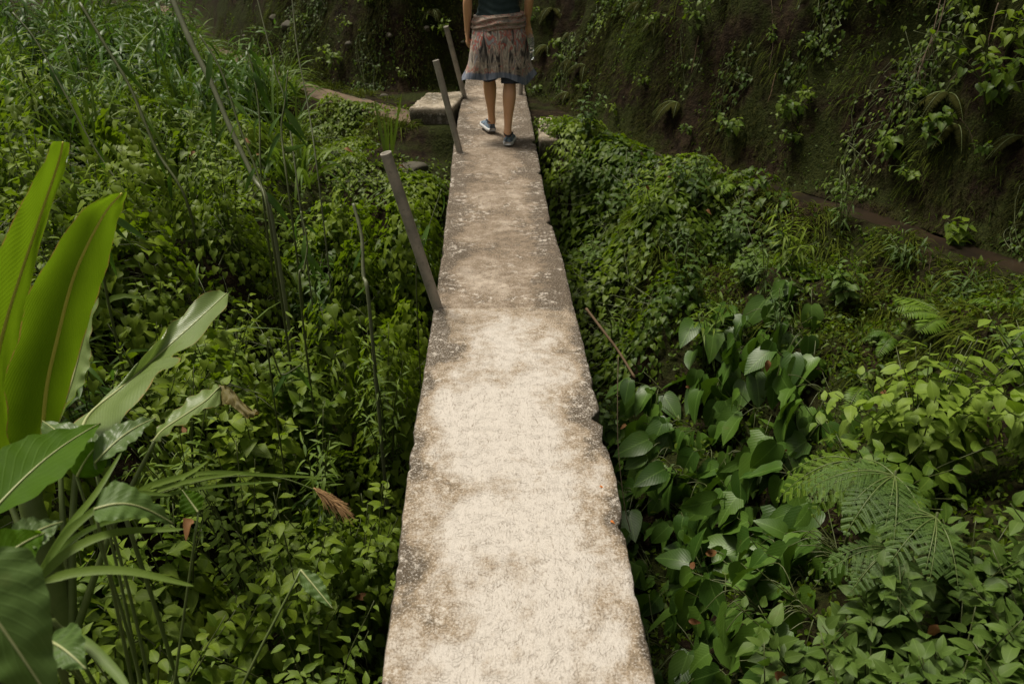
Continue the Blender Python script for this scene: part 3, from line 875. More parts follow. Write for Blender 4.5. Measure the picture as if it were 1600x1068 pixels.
def grass_clump(x, y, n, L, w, what, tilt=0.55, droop=(0.35, 0.8), mat='grass', group=None, r=0.10, name='grass_clump', tint=(0.1, 1.0), segs=7, n_parts=10, lean=(0, 0), cat='grass'):
    z0 = gz(x, y)
    root = empty(name, (x, y, z0)); sh = rng.normal() * .18; tint = (tint[0] + sh, tint[1] + sh)
    an = rng.random(n) * 6.283; rr = r * np.sqrt(rng.random(n))
    px, py = x + rr * np.cos(an), y + rr * np.sin(an)
    P = np.stack([px, py, ground(px, py) - 0.01], -1)
    a2 = an + rng.normal(size=n) * 0.7
    tl = np.abs(rng.normal(size=n)) * tilt * 0.6 + 0.1
    U = np.stack([np.cos(a2) * tl + lean[0], np.sin(a2) * tl + lean[1], np.ones(n)], -1)
    LL = L * rng.uniform(0.55, 1.1, n); W = w * rng.uniform(0.6, 1.2, n)
    dr = rng.uniform(*droop, n); tn = tint[0] + (tint[1] - tint[0]) * rng.random(n)
    k = min(n_parts, n)
    for i in range(k):
        a = Acc(); ribbons(a, P[i:i + 1], U[i:i + 1], LL[i:i + 1] * 1.08, W[i:i + 1], dr[i:i + 1], segs, tn[i:i + 1])
        a.build('blade', M[mat], root)
    if n > k:
        a = Acc(); ribbons(a, P[k:], U[k:], LL[k:], W[k:], dr[k:], segs, tn[k:])
        o = a.build('foliage', M[mat], root); o['kind'] = 'stuff'
    return reg(root, what, cat, group)

def fern(x, y, n_fronds, L, what, z0=None, dirs=None, mat='fern', droop=0.5, group=None, pin=(26, 0.22), bip=False, up=0.9, tint=(0.3, 0.9), name='fern', cat='fern'):
    z0 = gz(x, y) if z0 is None else z0
    root = empty(name, (x, y, z0)); gg = gz(x, y)
    if z0 > gg + .03:
        a = Acc(); a.tube(smooth_path([[x + .03, y + .04, gg - .02], [x + .02, y, (gg + z0) / 2], [x, y, z0]], 12), np.linspace(.007, .004, 12), 6); a.build('stem', M['stem'], root)
    for k in range(n_fronds):
        an = rng.random() * 6.283 if dirs is None else dirs[k % len(dirs)] + rng.normal() * 0.15
        ll = L * rng.uniform(0.75, 1.1)
        U = np.array([math.cos(an), math.sin(an), up * rng.uniform(0.7, 1.3)]); U /= np.linalg.norm(U)
        t = np.linspace(0, 1, 22)
        C = np.array([x, y, z0 - 0.02]) + U * (ll * t)[:, None] + np.array([0, 0, -1.0]) * (droop * ll * t ** 2.2)[:, None]
        Tn = nrm(np.gradient(C, axis=0))
        side = nrm(np.cross(Tn, np.array([0, 0, 1.0]))); Nn = np.cross(side, Tn)
        a = Acc(); a.tube(C, np.linspace(0.0028, 0.0008, 22), 5, mat=1)
        m = pin[0]
        ts = np.linspace(0.16, 0.985, m)
        i0 = np.clip((ts * 21).astype(int), 0, 20); f = (ts * 21 - i0)[:, None]
        p = C[i0] * (1 - f) + C[i0 + 1] * f
        pl = ll * pin[1] * np.sin(np.pi * np.clip(ts * 0.93 + 0.07, 0, 1)) ** 0.7
        tq = tint[0] + (tint[1] - tint[0]) * rng.random()
        for sg in (-1, 1):
            D = nrm(side[i0] * sg + Tn[i0] * 0.35 + np.array([0, 0, -0.25 * rng.random() - .1]) + rng.normal(size=(m, 3)) * (0.14 if bip else 0.06))
            if not bip:
                a.inst(T['lance'][0], frames(D, Nn[i0], np.maximum(pl, 0.004)) * np.array([1.25, 1, 1])[None, None, :], p, np.clip(tq + rng.normal(size=m) * 0.1, 0, 1))
            else:
                q = 17
                us = np.linspace(0.12, 1, q)
                pp = (p[:, None] + D[:, None] * (pl[:, None] * us[None])[..., None] + np.array([0, 0, -1.0]) * (0.12 * pl[:, None] * us[None] ** 2)[..., None]).reshape(-1, 3)
                s2 = np.repeat(np.cross(Nn[i0], D), q, 0)
                DD = np.repeat(D, q, 0); N2 = np.repeat(Nn[i0], q, 0)
                for s3 in (-1, 1):
                    a.inst(T['leaflet'][0], frames(s2 * s3 + DD * 0.35, N2, np.full(len(pp), ll * 0.026)), pp, np.clip(tq + rng.normal(size=len(pp)) * 0.08, 0, 1))
        a.build('frond', [M[mat], M['petiole']], root)
    return reg(root, what, cat, group)

def arum(x, y, n, what, size=(.11, .18), reach=(.18, .42), face=(-0.5, -0.8), group='broad-leaved arums on the gully side', n_parts=40):
    z0 = gz(x, y)
    root = empty('arum_plant', (x, y, z0))
    a = Acc(); D, N, S, P, TT = [], [], [], [], []
    gn = gnormal(np.array([x]), np.array([y]))[0]
    f = nrm(np.array([face[0], face[1], 0]) + gn * np.array([1, 1, 0]))
    sidev = np.array([-f[1], f[0], 0])
    for k in range(n):
        an = rng.normal() * 0.9
        d = f * math.cos(an) + sidev * math.sin(an)
        rc = rng.uniform(*reach)
        b0 = np.array([x, y, z0]) + sidev * rng.normal() * 0.05
        e = b0 + d * rc * 0.8 + np.array([0, 0, rc * rng.uniform(-0.35, 0.75)])
        c = smooth_path([b0, b0 + d * rc * 0.45 + np.array([0, 0, rc * 0.28]), e], 10)
        a.tube(c, np.linspace(0.0028, 0.0018, 10), 5)
        s = rng.uniform(*size)
        D.append(nrm(d * 0.55 + np.array([0, 0, -rng.uniform(0.4, 1.3)]) + rng.normal(size=3) * 0.38)); N.append(nrm(d * 0.75 + np.array([0, 0, 0.75]) + rng.normal(size=3) * 0.42)); S.append(s); P.append(e); TT.append(rng.random())
    a.build('stalk', M['stem'], root)['kind'] = 'stuff'
    leaves(root, 'arum', 'arum', np.array(D), np.array(N), np.array(S), np.array(P), np.array(TT), n_parts)
    return reg(root, what, 'arum', group)

def px_stem(pxs, z, r0, r1, mat, name, parent=None, n=30, zs=None, root_down=True):
    pts = [at(u, v, z if zs is None else zs[i]) for i, (u, v) in enumerate(pxs)]
    c = smooth_path(pts, n)
    a = Acc(); a.tube(c, np.linspace(r0, r1, n), 7)
    return a.build(name, M[mat], parent), c

# ------------------------------------------------------------------ big single leaves traced at their own distance
def grid_leaf(name, L, Mm, R, mat, parent, rows=44, ripple=0.012, seed=1, rib=0.006, ribmat='midrib', tint=0.5, cols=6, ribside=1.0):
    l, m, r = smooth_path(L, rows), smooth_path(Mm, rows), smooth_path(R, rows)
    u = np.linspace(0, 1, cols + 1)[:, None, None]
    V = np.concatenate([l[None] * (1 - u) + m[None] * u, (m[None] * (1 - u) + r[None] * u)[1:]], 0).transpose(1, 0, 2)
    w = np.concatenate([np.linspace(-1, 0, cols + 1), np.linspace(0, 1, cols + 1)[1:]])
    Tn = nrm(np.gradient(m, axis=0)); N = nrm(np.cross(nrm(r - l), Tn))
    t = np.linspace(0, 1, rows)
    W_, T_ = np.meshgrid(w, t)
    rip = ripple * np.abs(W_) * (fbm(T_ * 7, W_ * 1.5 + seed * 7, seed, 3) * 1.6 + 0.4 * np.sin(T_ * 38 + seed + W_ * 3))
    V = V + N[:, None] * rip[..., None]
    jag = 0.004 * fbm(T_ * 40, W_ * 2, seed + 3.0, 3) * (np.abs(W_) > 0.95)
    V = V + nrm(r - l)[:, None] * jag[..., None]
    a = Acc(); a.grid(V, np.stack([W_, T_, 0 * T_], -1), tint=tint)
    o = a.build(name, M[mat], parent)
    if rib:
        a = Acc(); a.tube(m + N * 0.002 * ribside, np.linspace(rib, rib * 0.3, rows), 7)
        k = link_mesh('midrib', a.mesh('midrib', M[ribmat]), o)
    return o

def zpx(pts, zs):
    zs = np.interp(np.linspace(0, 1, len(pts)), np.linspace(0, 1, len(zs)), zs)
    return np.array([at(u, v, z) for (u, v), z in zip(pts, zs)])

def oval_leaf(name, base, tip, width, z0, z1, mat, parent, profile='ovate', tilt=0.0, sag=0.0, seed=1, tint=0.5, rows=30, fold=0.25, rib=0.003, ribmat='palerib', ripple=0.008):
    """a broad leaf from pixel base to pixel tip, width in metres"""
    p0, p1 = at(*base, z0), at(*tip, z1)
    t = np.linspace(0, 1, rows)
    m = p0 + (p1 - p0) * t[:, None] + np.array([0, 0, 1.0]) * (sag * np.sin(np.pi * t))[:, None]
    d = nrm(p1 - p0)
    v = nrm(EYEP - (p0 + p1) / 2)
    s = nrm(np.cross(d, v)); nn = np.cross(s, d)
    s = s * math.cos(tilt) + nn * math.sin(tilt); nn = np.cross(s, d)
    out = np.array(OUT[profile][0]); xm = out[:, 0].max()
    yy = np.maximum.accumulate(np.clip(out[:, 1], 0, 1) + np.arange(len(out)) * 1e-4)
    prof = np.interp(t, np.linspace(0, 1, 60), smooth_path(np.stack([yy, out[:, 0] / xm], -1), 240)[:, 1][np.argmin(np.abs(smooth_path(np.stack([yy, out[:, 0] / xm], -1), 240)[:, 0][None] - np.linspace(0, 1, 60)[:, None]), axis=1)])
    prof = np.maximum(prof, 0.004)
    wv = (width / 2 * prof)[:, None]
    L = m - s * wv + nn * wv * fold; R = m + s * wv + nn * wv * fold
    return grid_leaf(name, L, m, R, mat, parent, rows=rows, ripple=ripple, seed=seed, rib=rib, ribmat=ribmat, tint=tint, cols=5)

# ================================================================== THE PLACE
# ---- posts, block, stones
post((683, 478), (603, 240), 0.0, 0.70, 'nearest leaning pipe post, standing on the left edge at the slab seam')
post((718, 236), (681, 95), 0.0, 0.64, 'middle leaning pipe post, left edge of bridge beside the concrete block')
post((726, 152), (697, 42), 0.0, 0.65, 'farthest leaning pipe post on the left edge, beside the walker')
post((813, 147), (0.285, 8.32, 0.36), 0.0, 0.36, 'short stub of post on the right edge behind the walker')

tag(rough_box('concrete_block', (-.70, 7.56, -.36), (-.318, 8.28, .03), M['conc_block'], seed=3, bev=.025, amp=.02, shear=(0.16, 0)),
    'squat mossy concrete block against the left side of the bridge', 'block')
tag(rough_box('kerb_stone', (.40, 6.9, -.34), (.56, 7.75, -.10), M['conc_block'], seed=8, bev=.02, amp=.02, rot=-0.03),
    'low concrete kerb at the right side of the bridge by the bank', 'kerb')
q = at_h(640, 228, -0.12); stone(q[0], q[1], .13, 'flat brown stone in the grass left of the middle post', 4, .05, .4, rz=.4)
for u, v, hh, r, sd, lab in ((668, 62, .55, .05, 5, 'pale stone sticking out of the bank left of the far post'), (452, 40, .7, .10, 6, 'large grey stone high in the bank above the path'),
                             (430, 30, .75, .07, 7, 'grey stone beside the large one high in the bank'), (545, 68, .45, .06, 8, 'pale stone in the bank right of the path bend'),
                             (572, 158, .0, .06, 9, 'brown stone at the foot of the bank beside the path'), (600, 150, .0, .045, 10, 'small brown stone at the bank foot near the block'),
                                                          (1175, 300, -.02, .06, 14, 'dark stone by the fern left of the muddy channel')):
    # walk the view ray to the ground so that the stone sits in the slope it is seen on
    d = ray(u, v); t = 2.0
    while t < 16 and EYE + d[2] * t > gz(d[0] * t, d[1] * t): t += 0.04
    stone(d[0] * t, d[1] * t, r, lab, sd, -.40, .75, rz=sd)

for k, (u, v) in enumerate(((940, 760), (957, 813))):
    p = at_h(u, v, 0.004)
    a = Acc()
    a.inst(tmpl('ovate', .35, .5, .1, 40 + k), frames(np.array([[1, .25 - .9 * k, .05]]), np.array([[0, 0, 1.0]]), [0.015]), p[None] - np.array([.006, 0, 0]), [0.5])
    mm = M.setdefault('petal', plain_mat('orange petal', (0.50, 0.13, 0.02), (0.62, 0.22, 0.04), 90, 0.5, 0.2))
    tag(a.build('petal', mm), ['orange petal fallen on the right edge of the pale slab, farther one', 'orange petal fallen on the right edge of the pale slab, nearer one'][k], 'petal')

# ---- heart-leaved vines, left of the bridge
left_ok = lambda x, y: bd(x, y) < -0.95
HV = 'heart-leaved vine mounds left of the bridge'
for x, y in spots(44, -3.9, -.66, 2.4, 7.3, .42, lambda x, y: left_ok(x, y) and x > -0.35 - y * 0.62 and not (y > 5.7 and x > -1.9)):
    sc = 1.0 if y < 5.5 else 0.75
    big = rng.random() < .4
    vine_mound(x, y, rng.uniform(.20, .46), rng.uniform(.20, .42), rng.uniform(.25, .95) * sc, int(rng.uniform(320, 560)), 'heart-leaved vine mound', n_parts=34, group=HV, size=(.050, .085) if big else (.032, .060))
for x, y in ((-.56, 3.75), (-.60, 4.25), (-.55, 4.75), (-.58, 5.25), (-.56, 5.75), (-.60, 6.3), (-.85, 4.9), (-.95, 5.6), (-.62, 2.75)):
    vine_mound(x + rng.normal() * .03, y, rng.uniform(.18, .26), rng.uniform(.22, .32), -gz(x, y) + rng.uniform(-.28, .0), 480, 'heart-leaved vine mound', n_parts=40, group=HV, size=(.036, .068), tint=(.2, 1))
# other leafy plants standing up among the vines
for x, y in spots(26, -3.6, -.7, 2.8, 7.2, .42, lambda x, y: left_ok(x, y) and x > -0.35 - y * 0.62 and not (y > 5.7 and x > -1.9)):
    kd = 'lance' if rng.random() < .6 else 'ovate'
    shrub(x, y, rng.uniform(.5, 1.0), rng.uniform(.18, .34), int(rng.uniform(6, 11)), 'upright leafy herb', kind=kd, mat='shrub' if rng.random() < .6 else 'bamboo', group='upright leafy herbs among the left vines', n_parts=40, per=15, size=(.08, .15) if kd == 'lance' else (.045, .08), droop=.5, name='herb', cat='plant')
# low plants in front of the path, by the block
for x, y in spots(16, -2.6, -.45, 6.2, 8.3, .32, lambda x, y: bd(x, y) < -0.75 and bd(x, y) > -2.6 and not (y > 6.75 and x > -1.15)):
    vine_mound(x, y, rng.uniform(.22, .34), rng.uniform(.2, .3), rng.uniform(.05, .13), 260, 'low leafy vine mat', n_parts=14, group='low vine mats before the dirt path', size=(.03, .052), tint=(.35, 1.0))
# right of the bridge
for x, y in spots(22, .58, 2.0, 3.95, 7.2, .30, lambda x, y: bd(x, y) < -0.55 and y > 5.4 - (x - .5) * 0.9 * 0 - .9 * (x < 1.0) and (x < 1.15 or y > 5.0) and (x > .68 or y > 5.2)):
    vine_mound(x, y, rng.uniform(.26, .46), rng.uniform(.26, .42), rng.uniform(.10, .28) if y > 4.9 else rng.uniform(.2, .55), 440, 'heart-leaved vine mound', n_parts=30, group='heart-leaved vine mounds right of the bridge', size=(.046, .082) if rng.random() < .4 else (.03, .056), tint=(-.1, .6))  # darker tint than on the left: shade put into the leaf colour

for x, y in spots(12, .6, 1.9, 4.2, 7.0, .36, lambda x, y: bd(x, y) < -0.6):
    kd = 'lance' if rng.random() < .4 else 'elliptic'
    shrub(x, y, rng.uniform(.28, .5), rng.uniform(.16, .28), int(rng.uniform(5, 9)), 'leafy herb among vines', kind=kd, mat='shrub' if kd == 'lance' else 'dullshrub', group='leafy herbs among the right vines', n_parts=30, per=12, size=(.07, .12) if kd == 'lance' else (.045, .075), droop=.4, name='herb', cat='plant', tint=(0, .7))
for x, y in spots(18, -6.5, -2.2, 6.0, 10.5, .55, lambda x, y: bd(x, y) < -1.1 and x < -.9 - (y - 5) * .28):
    shrub(x, y, rng.uniform(.8, 1.25), rng.uniform(.3, .5), int(rng.uniform(6, 9)), 'tall bamboo-leaved plant', kind='lance', mat='bamboo', group='tall bamboo-leaved plants on the upper left slope', n_parts=50, per=13, size=(.14, .24), droop=.6, name='bamboo_plant', cat='plant', tint=(.1, .9))

for x, y in spots(12, -3.4, -1.5, .5, 2.6, .45, lambda x, y: x < -.3 - y * .55):
    shrub(x, y, rng.uniform(.4, .7), rng.uniform(.25, .4), 10, 'bright leafy shrub', kind='ovate', mat='shrub', group='bright leafy shrubs below the banana plant', n_parts=20, per=13, size=(.05, .09), droop=.3)

# ---- tall arching grass on the upper left slope
TG = 'tall arching grass clumps on the left slope'
for x, y in spots(46, -7.0, -1.5, 5.0, 11.5, .42, lambda x, y: bd(x, y) < -1.0 and x < -0.9 - (y - 5) * .28):
    grass_clump(x, y, int(rng.uniform(28, 55)), rng.uniform(.7, 1.25), rng.uniform(.010, .020), 'tall arching grass clump', group=TG, r=.16, tilt=.8, n_parts=8, tint=(-.15, .7), droop=(.5, 1.1))
for x, y in spots(14, -4.5, -1.1, 3.0, 6.0, .5, left_ok):
    grass_clump(x, y, int(rng.uniform(14, 30)), rng.uniform(.5, .8), rng.uniform(.006, .010), 'thin grass tuft', group='thin grass tufts among the left vines', r=.05, tilt=.7, n_parts=8)

for k, (x, y) in enumerate(spots(16, -4.6, -1.5, 3.6, 7.5, .6, lambda x, y: left_ok(x, y) and x > -.3 - y * .62)):
    grass_clump(x, y, int(rng.uniform(10, 18)), rng.uniform(.9, 1.35), rng.uniform(.014, .022), 'tall broad-bladed grass', group='tall broad-bladed grasses above the left vines', r=.06, tilt=.55, droop=(.25, .7), n_parts=18, tint=(.3, 1))

# ---- leafy shrubs, lower left
LS = 'bright leafy shrubs below the banana plant'
for x, y in spots(24, -1.65, -.56, 1.0, 3.6, .26, lambda x, y: x > -.45 - y * .5):
    kd = 'ovate' if rng.random() < .5 else ('lance' if rng.random() < .4 else ('heart' if rng.random() < .5 else 'elliptic')); f_ = rng.uniform(.7, 1.45)
    shrub(x, y, rng.uniform(.32, .85) + max(0, -0.75 - gz(x, y)) * .6, rng.uniform(.22, .42), int(rng.uniform(10, 17)), 'bright leafy shrub', kind=kd, mat='shrub' if rng.random() < .7 else 'broad', group=LS, n_parts=50, per=15, size=(.042 * f_, .08 * f_) if kd != 'lance' else (.07 * f_, .12 * f_), droop=rng.uniform(.1, .6))

# ---- arums with big leaves hanging down the gully side, right of the bridge
AR = 'broad-leaved arums on the gully side'
for x, y in spots(64, .58, 1.75, 1.85, 4.35, .165, lambda x, y: x > .50 + max(0, y - 3.9) * 1.3 and x < .80 + y * .24 and not (x > 1.15 and y < 2.3)):
    near = y < 3.0
    arum(x, y, int(rng.uniform(9, 15)), 'broad-leaved arum', size=(.11, .185) if near else (.13, .21), reach=(.08, .28), face=(-0.75, -0.6), group=AR)

# ---- the leafy shrubs on the near right bank
DS = 'dull green shrubs on the near right bank'
for x, y in spots(20, .60, 1.75, .95, 2.1, .22, lambda x, y: x > .55 and x < .35 + y * .78 and y < 2.0 - (x < 1.0) * .3):
    shrub(x, y, rng.uniform(.38, .58), rng.uniform(.20, .32), int(rng.uniform(9, 14)), 'dull green shrub', kind='elliptic', mat='dullshrub', group=DS, n_parts=70, per=11, size=(.055, .102), tint=(.3, 1.0), droop=.1)

# ---- the big pale bush at the right edge
for k, (x, y, h, sp, n, lab) in enumerate(((1.70, 2.72, .80, .44, 36, 'tall pale bush with broad pointed leaves at the right edge'), (1.50, 2.55, .56, .34, 22, 'lower pale bush on the bridge side of the tall one'), (2.0, 2.45, .66, .38, 24, 'pale bush at the frame edge, right of the tall one'))):
    r_ = shrub(x, y, h, sp, n, None, kind='elliptic', mat='broad', size=(.065, .11), per=13, n_parts=140, tint=(.2, 1.0), name='bush', droop=.45)
    tag(r_, lab, 'bush', 'pale broad-leaved bushes at the right'); REG.pop()

for x, y in spots(12, 1.7, 3.2, .7, 2.4, .4, lambda x, y: x > .4 + y * .72):
    shrub(x, y, rng.uniform(.4, .6), rng.uniform(.22, .34), 9, 'dull green shrub', kind='elliptic', mat='dullshrub', group=DS, n_parts=20, per=11, size=(.055, .10), tint=(.2, .9), droop=.1)

# ---- ferns
def place_fern(u, v, hh, L, n, lab, **kw):
    p = at_h(u, v, hh)
    r_ = fern(p[0], p[1], n, L, None, z0=(hh if kw.pop('keep', False) else None), **kw); REG.pop()
    return tag(r_, lab, 'fern')
place_fern(1400, 735, -.05, .27, 9, 'feathery dark fern spreading below the tall pale bush, lower right', keep=True, mat='mimosa', bip=True, pin=(13, .26), up=.25, droop=.6, dirs=[2.5, 3.1, 3.6, 4.1, 4.6, 3.3, 3.9, 2.2, 4.4])
place_fern(1465, 800, -.08, .24, 8, 'feathery fern right of the largest feathery one, lower right', keep=True, mat='mimosa', bip=True, pin=(12, .26), up=.3, droop=.6, dirs=[2.8, 3.4, 4.0, 4.6, 3.0, 3.7, 4.3, 2.4])
place_fern(1345, 715, -.12, .26, 7, 'bright green feathery fern beside the arum leaves', keep=True, mat='fern', bip=True, pin=(12, .26), up=.3, droop=.8, tint=(.5, .9), dirs=[2.7, 3.1, 3.5, 3.9, 4.3, 2.9, 3.3])
place_fern(1400, 850, -.2, .22, 7, 'small feathery fern above the dull shrubs, lower right', keep=True, mat='mimosa', bip=True, pin=(12, .26), up=.3, droop=.7, dirs=[2.9, 3.5, 4.1, 4.7, 3.2, 3.8, 4.4])
place_fern(1640, 300, .30, .50, 4, 'bright arching fern frond reaching in from the right edge', dirs=[3.6, 4.0, 3.1], up=.5, droop=.75, pin=(34, .17), tint=(.7, 1))
place_fern(1500, 440, -.02, .34, 6, 'pale fern behind the tall pale bush', up=.5, droop=.4, pin=(20, .24), tint=(.3, .7))
place_fern(1215, 345, -.2, .30, 7, 'small bright fern below the muddy channel', up=.8, droop=.6, pin=(22, .2), tint=(.6, 1))
place_fern(1150, 300, -.2, .30, 6, 'small yellowish fern nearest the vine mounds', up=.8, droop=.6, pin=(22, .2), tint=(.5, 1))
place_fern(880, 180, .0, .30, 6, 'dark drooping fern at the bank foot right of the walker', up=.6, droop=.6, pin=(22, .2), tint=(0, .4))
place_fern(1590, 1000, -.05, .30, 5, 'fern in the bottom right corner', up=.5, droop=.5, pin=(20, .22), tint=(.2, .5))
place_fern(30, 330, .25, .5, 6, 'fern behind the tall banana leaf at the left edge', up=.7, droop=.5, pin=(24, .2), tint=(.2, .6))

# ---- grass hiding the upper path
for x, y in spots(34, -5.5, -2.15, 8.2, 13.5, .24, lambda x, y: -1.15 < bd(x, y) < -.52):
    grass_clump(x, y, int(rng.uniform(45, 80)), rng.uniform(.5, .85), rng.uniform(.008, .013), 'path-edge grass clump', group='grass clumps along the path edge', r=.12, tilt=.7, n_parts=6)
for k in range(34):
    for _ in range(50):
        x, y = rng.uniform(-3.6, -.3), rng.uniform(8.9, 12.5)
        if .12 < bd(x, y) < 1.2: break
    stone(x, y, rng.uniform(.018, .05), 'small pale stone stuck in the bank above the dirt path', 100 + k, -.05, .7, 'small pale stones in the bank above the path', rz=k)

def path_side(n, lo, hi):
    out = []
    for _ in range(n):
        i = int(len(PATH) * rng.random() * .55); i = min(i, len(PATH) - 2)
        d = nrm(PATH[i + 1] - PATH[i]); f = rng.random(); p = PATH[i] * (1 - f) + PATH[i + 1] * f
        q = rng.uniform(lo, hi)
        out.append((p[0] - d[1] * q, p[1] + d[0] * q))
    return out
for x, y in path_side(46, .20, .46) + path_side(22, -.40, -.22):
    if x > -.66: continue
    grass_clump(x, y, int(rng.uniform(50, 90)), rng.uniform(.08, .20), rng.uniform(.003, .006), 'short grass tuft on the path edge', tilt=1.1, droop=(.4, 1.0), mat='fine', group='short grass tufts along the dirt path', r=.10, segs=4, n_parts=4, name='grass_tuft', tint=(.2, 1))
    r_ = REG.pop()[0]; tag(r_, 'short grass tuft fringing the dirt path left of the bridge', 'grass', 'short grass tufts along the dirt path')

# ---- fine grass on the lip below the muddy channel
for x, y in spots(60, 1.0, 3.4, 2.9, 6.2, .155, lambda x, y: -1.5 < bd(x, y) < -.40 and x > .45 + (6.2 - y) * .28):
    grass_clump(x, y, int(rng.uniform(90, 150)), rng.uniform(.12, .22), .0035, 'fine drooping grass tuft', tilt=1.5, droop=(.5, 1.3), mat='fine', group='fine grass tufts below the muddy channel', r=.11, segs=4, n_parts=0, name='grass_tuft', lean=(-.35, -.35))

# ---- herbs and ferns that break up the slope below the channel
for x, y in spots(20, 1.0, 3.0, 3.0, 6.0, .30, lambda x, y: -1.5 < bd(x, y) < -.42 and x > .45 + (6.2 - y) * .26):
    if rng.random() < .45:
        fern(x, y, 6, rng.uniform(.18, .30), 'small green fern', up=.9, droop=.7, pin=(20, .22), tint=(-.1, .6), group='small ferns below the muddy channel')
    else:
        shrub(x, y, rng.uniform(.22, .42), rng.uniform(.12, .22), 6, 'leafy herb in fine grass', kind='lance' if rng.random() < .5 else 'elliptic', mat='dullshrub', group='leafy herbs in the fine grass', n_parts=30, per=11, size=(.05, .09), droop=.4, name='herb', cat='plant', tint=(.1, .8))

# ---- grass and moss on the bank
def bank_points(n, smin, smax, xlo, xhi, ylo, yhi, thr, sc=1.6, seed=0.0):
    x = rng.uniform(xlo, xhi, n); y = rng.uniform(ylo, yhi, n)
    s = bank_dist(x, y)
    z = ground(x, y)
    m = (s > smin) & (s < smax) & (z < 3.2) & (fbm(x * sc + seed, y * sc, z * sc, 4) + 0.12 * rng.normal(size=n) > thr)
    return x[m], y[m], z[m]
def bank_grass(name, n, box, thr, L, w, mat, tint, smin=-.15, smax=2.2, hang=1.0, segs=3, seed=0.0, sc=1.6):
    x, y, z = bank_points(n, smin, smax, *box, thr, sc, seed)
    k = len(x); N = gnormal(x, y)
    U = N * 0.8 + rng.normal(size=(k, 3)) * 0.45 + np.array([0, 0, .25])
    a = Acc()
    cl = np.clip(0.5 + 0.9 * fbm(x * 3, y * 3, z * 3, 3) + rng.normal(size=k) * 0.22, 0, 1)
    ribbons(a, np.stack([x, y, z - 0.005], -1), U, L * rng.uniform(.5, 1.2, k), np.full(k, w) * rng.uniform(.6, 1.2, k), rng.uniform(.5, 1.4, k) * hang, segs, tint[0] + (tint[1] - tint[0]) * cl)
    return tag(a.build(name, M[mat]), kind='stuff')
bank_grass('bank_grass', 560000, (-5.5, 4.6, 2.5, 13.5), .07, .050, .0026, 'moss', (0, .8), seed=3.0)
bank_grass('bank_grass', 60000, (-5.5, 4.6, 2.5, 13.5), .14, .07, .0032, 'fine', (.0, .6), seed=21.0, hang=1.1, segs=4)

# ---- more tall grass, thick towards the top left
for x, y in spots(78, -10.5, -2.0, 5.5, 16.0, .45, lambda x, y: bd(x, y) < -0.75 and x < -1.3 - (y - 6) * .33, 9000):
    grass_clump(x, y, int(rng.uniform(30, 55)), rng.uniform(.8, 1.5), rng.uniform(.012, .024), 'tall arching grass clump', group=TG, r=.2, tilt=.8, n_parts=4, segs=6, tint=(-.2, .6), droop=(.5, 1.1))

# ---- small understorey leaves on the ground everywhere below the path
def understorey(name, n, xlo, xhi, ylo, yhi, kind, mat, size, tint, ok, lift=.07):
    x = rng.uniform(xlo, xhi, n); y = rng.uniform(ylo, yhi, n)
    m = ok(x, y, bank_dist(x, y))
    x, y = x[m], y[m]; k = len(x)
    N = nrm(gnormal(x, y) + rng.normal(size=(k, 3)) * 0.4)
    D = nrm(rng.normal(size=(k, 3)) + np.array([0, 0, -.6]))
    P = np.stack([x, y, ground(x, y) + rng.random(k) * lift], -1)
    R = frames(D, N, rng.uniform(*size, k)); ti = rng.integers(0, len(T[kind]), k); tn = rng.uniform(*tint, k)
    a = Acc()
    for t in range(len(T[kind])):
        q = ti == t
        a.inst(T[kind][t], R[q], P[q], tn[q])
    return tag(a.build(name, M[mat]), kind='stuff')
understorey('ground_cover', 42000, -6, -.2, .6, 11, 'ovate', 'heart', (.022, .05), (0, .8), lambda x, y, s: (s < -.85) & ~((x > -1.0) & (y > 6.95) & (y < 7.75)))
understorey('ground_cover', 34000, .2, 3.6, .6, 7.6, 'ovate', 'heart', (.018, .042), (0, .55), lambda x, y, s: (s < -.45) & (fbm(x * 1.7, y * 1.7, 3.3, 3) > -.30))

# ---- canes with long leaves, upper left
def cane(pxs, z, r0, r1, lab, leafspec, mat='cane', tiltz=0.0, group='leaning canes on the left slope'):
    z -= .25; r0 *= 1.25; r1 *= 1.25
    pts = np.array([at(u, v, z + tiltz * i / (len(pxs) - 1)) for i, (u, v) in enumerate(pxs)])
    base = pts[0].copy(); g = gz(base[0], base[1])
    if base[2] > g: pts = np.vstack([[[base[0] + (base[0] - pts[1][0]) * .25, base[1] + (base[1] - pts[1][1]) * .25, gz(base[0] + (base[0] - pts[1][0]) * .25, base[1] + (base[1] - pts[1][1]) * .25) - .03]], pts])
    root = empty('cane', (pts[0][0], pts[0][1], gz(pts[0][0], pts[0][1])))
    c = smooth_path(pts, 48)
    r = np.linspace(r0, r1, 48) * (1 + 0.22 * (np.arange(48) % 8 == 0))
    a = Acc(); a.tube(c, r, 8); a.build('stem', M[mat], root)
    if leafspec:
        n, t0, L = leafspec
        t = np.linspace(t0, .99, n); i = (t * 47).astype(int)
        an = np.arange(n) * 2.6 + rng.random() * 6
        D = nrm(np.stack([np.cos(an), np.sin(an) * .6, -0.45 - rng.random(n) * .8], -1))
        N = nrm(np.stack([np.cos(an) * .5, np.sin(an) * .5 - .5, np.ones(n) * .8], -1) + rng.normal(size=(n, 3)) * .3)
        leaves(root, 'lance', 'bamboo', D, N, L * rng.uniform(.7, 1.1, n), c[i], rng.random(n), n)
    tag(root, lab, 'cane', group)
cane([(425, 345), (395, 275), (362, 205), (330, 130), (300, 70), (262, -20)], 4.6, .008, .012, 'thick pale grey cane leaning across the upper left grass', (5, .25, .20))
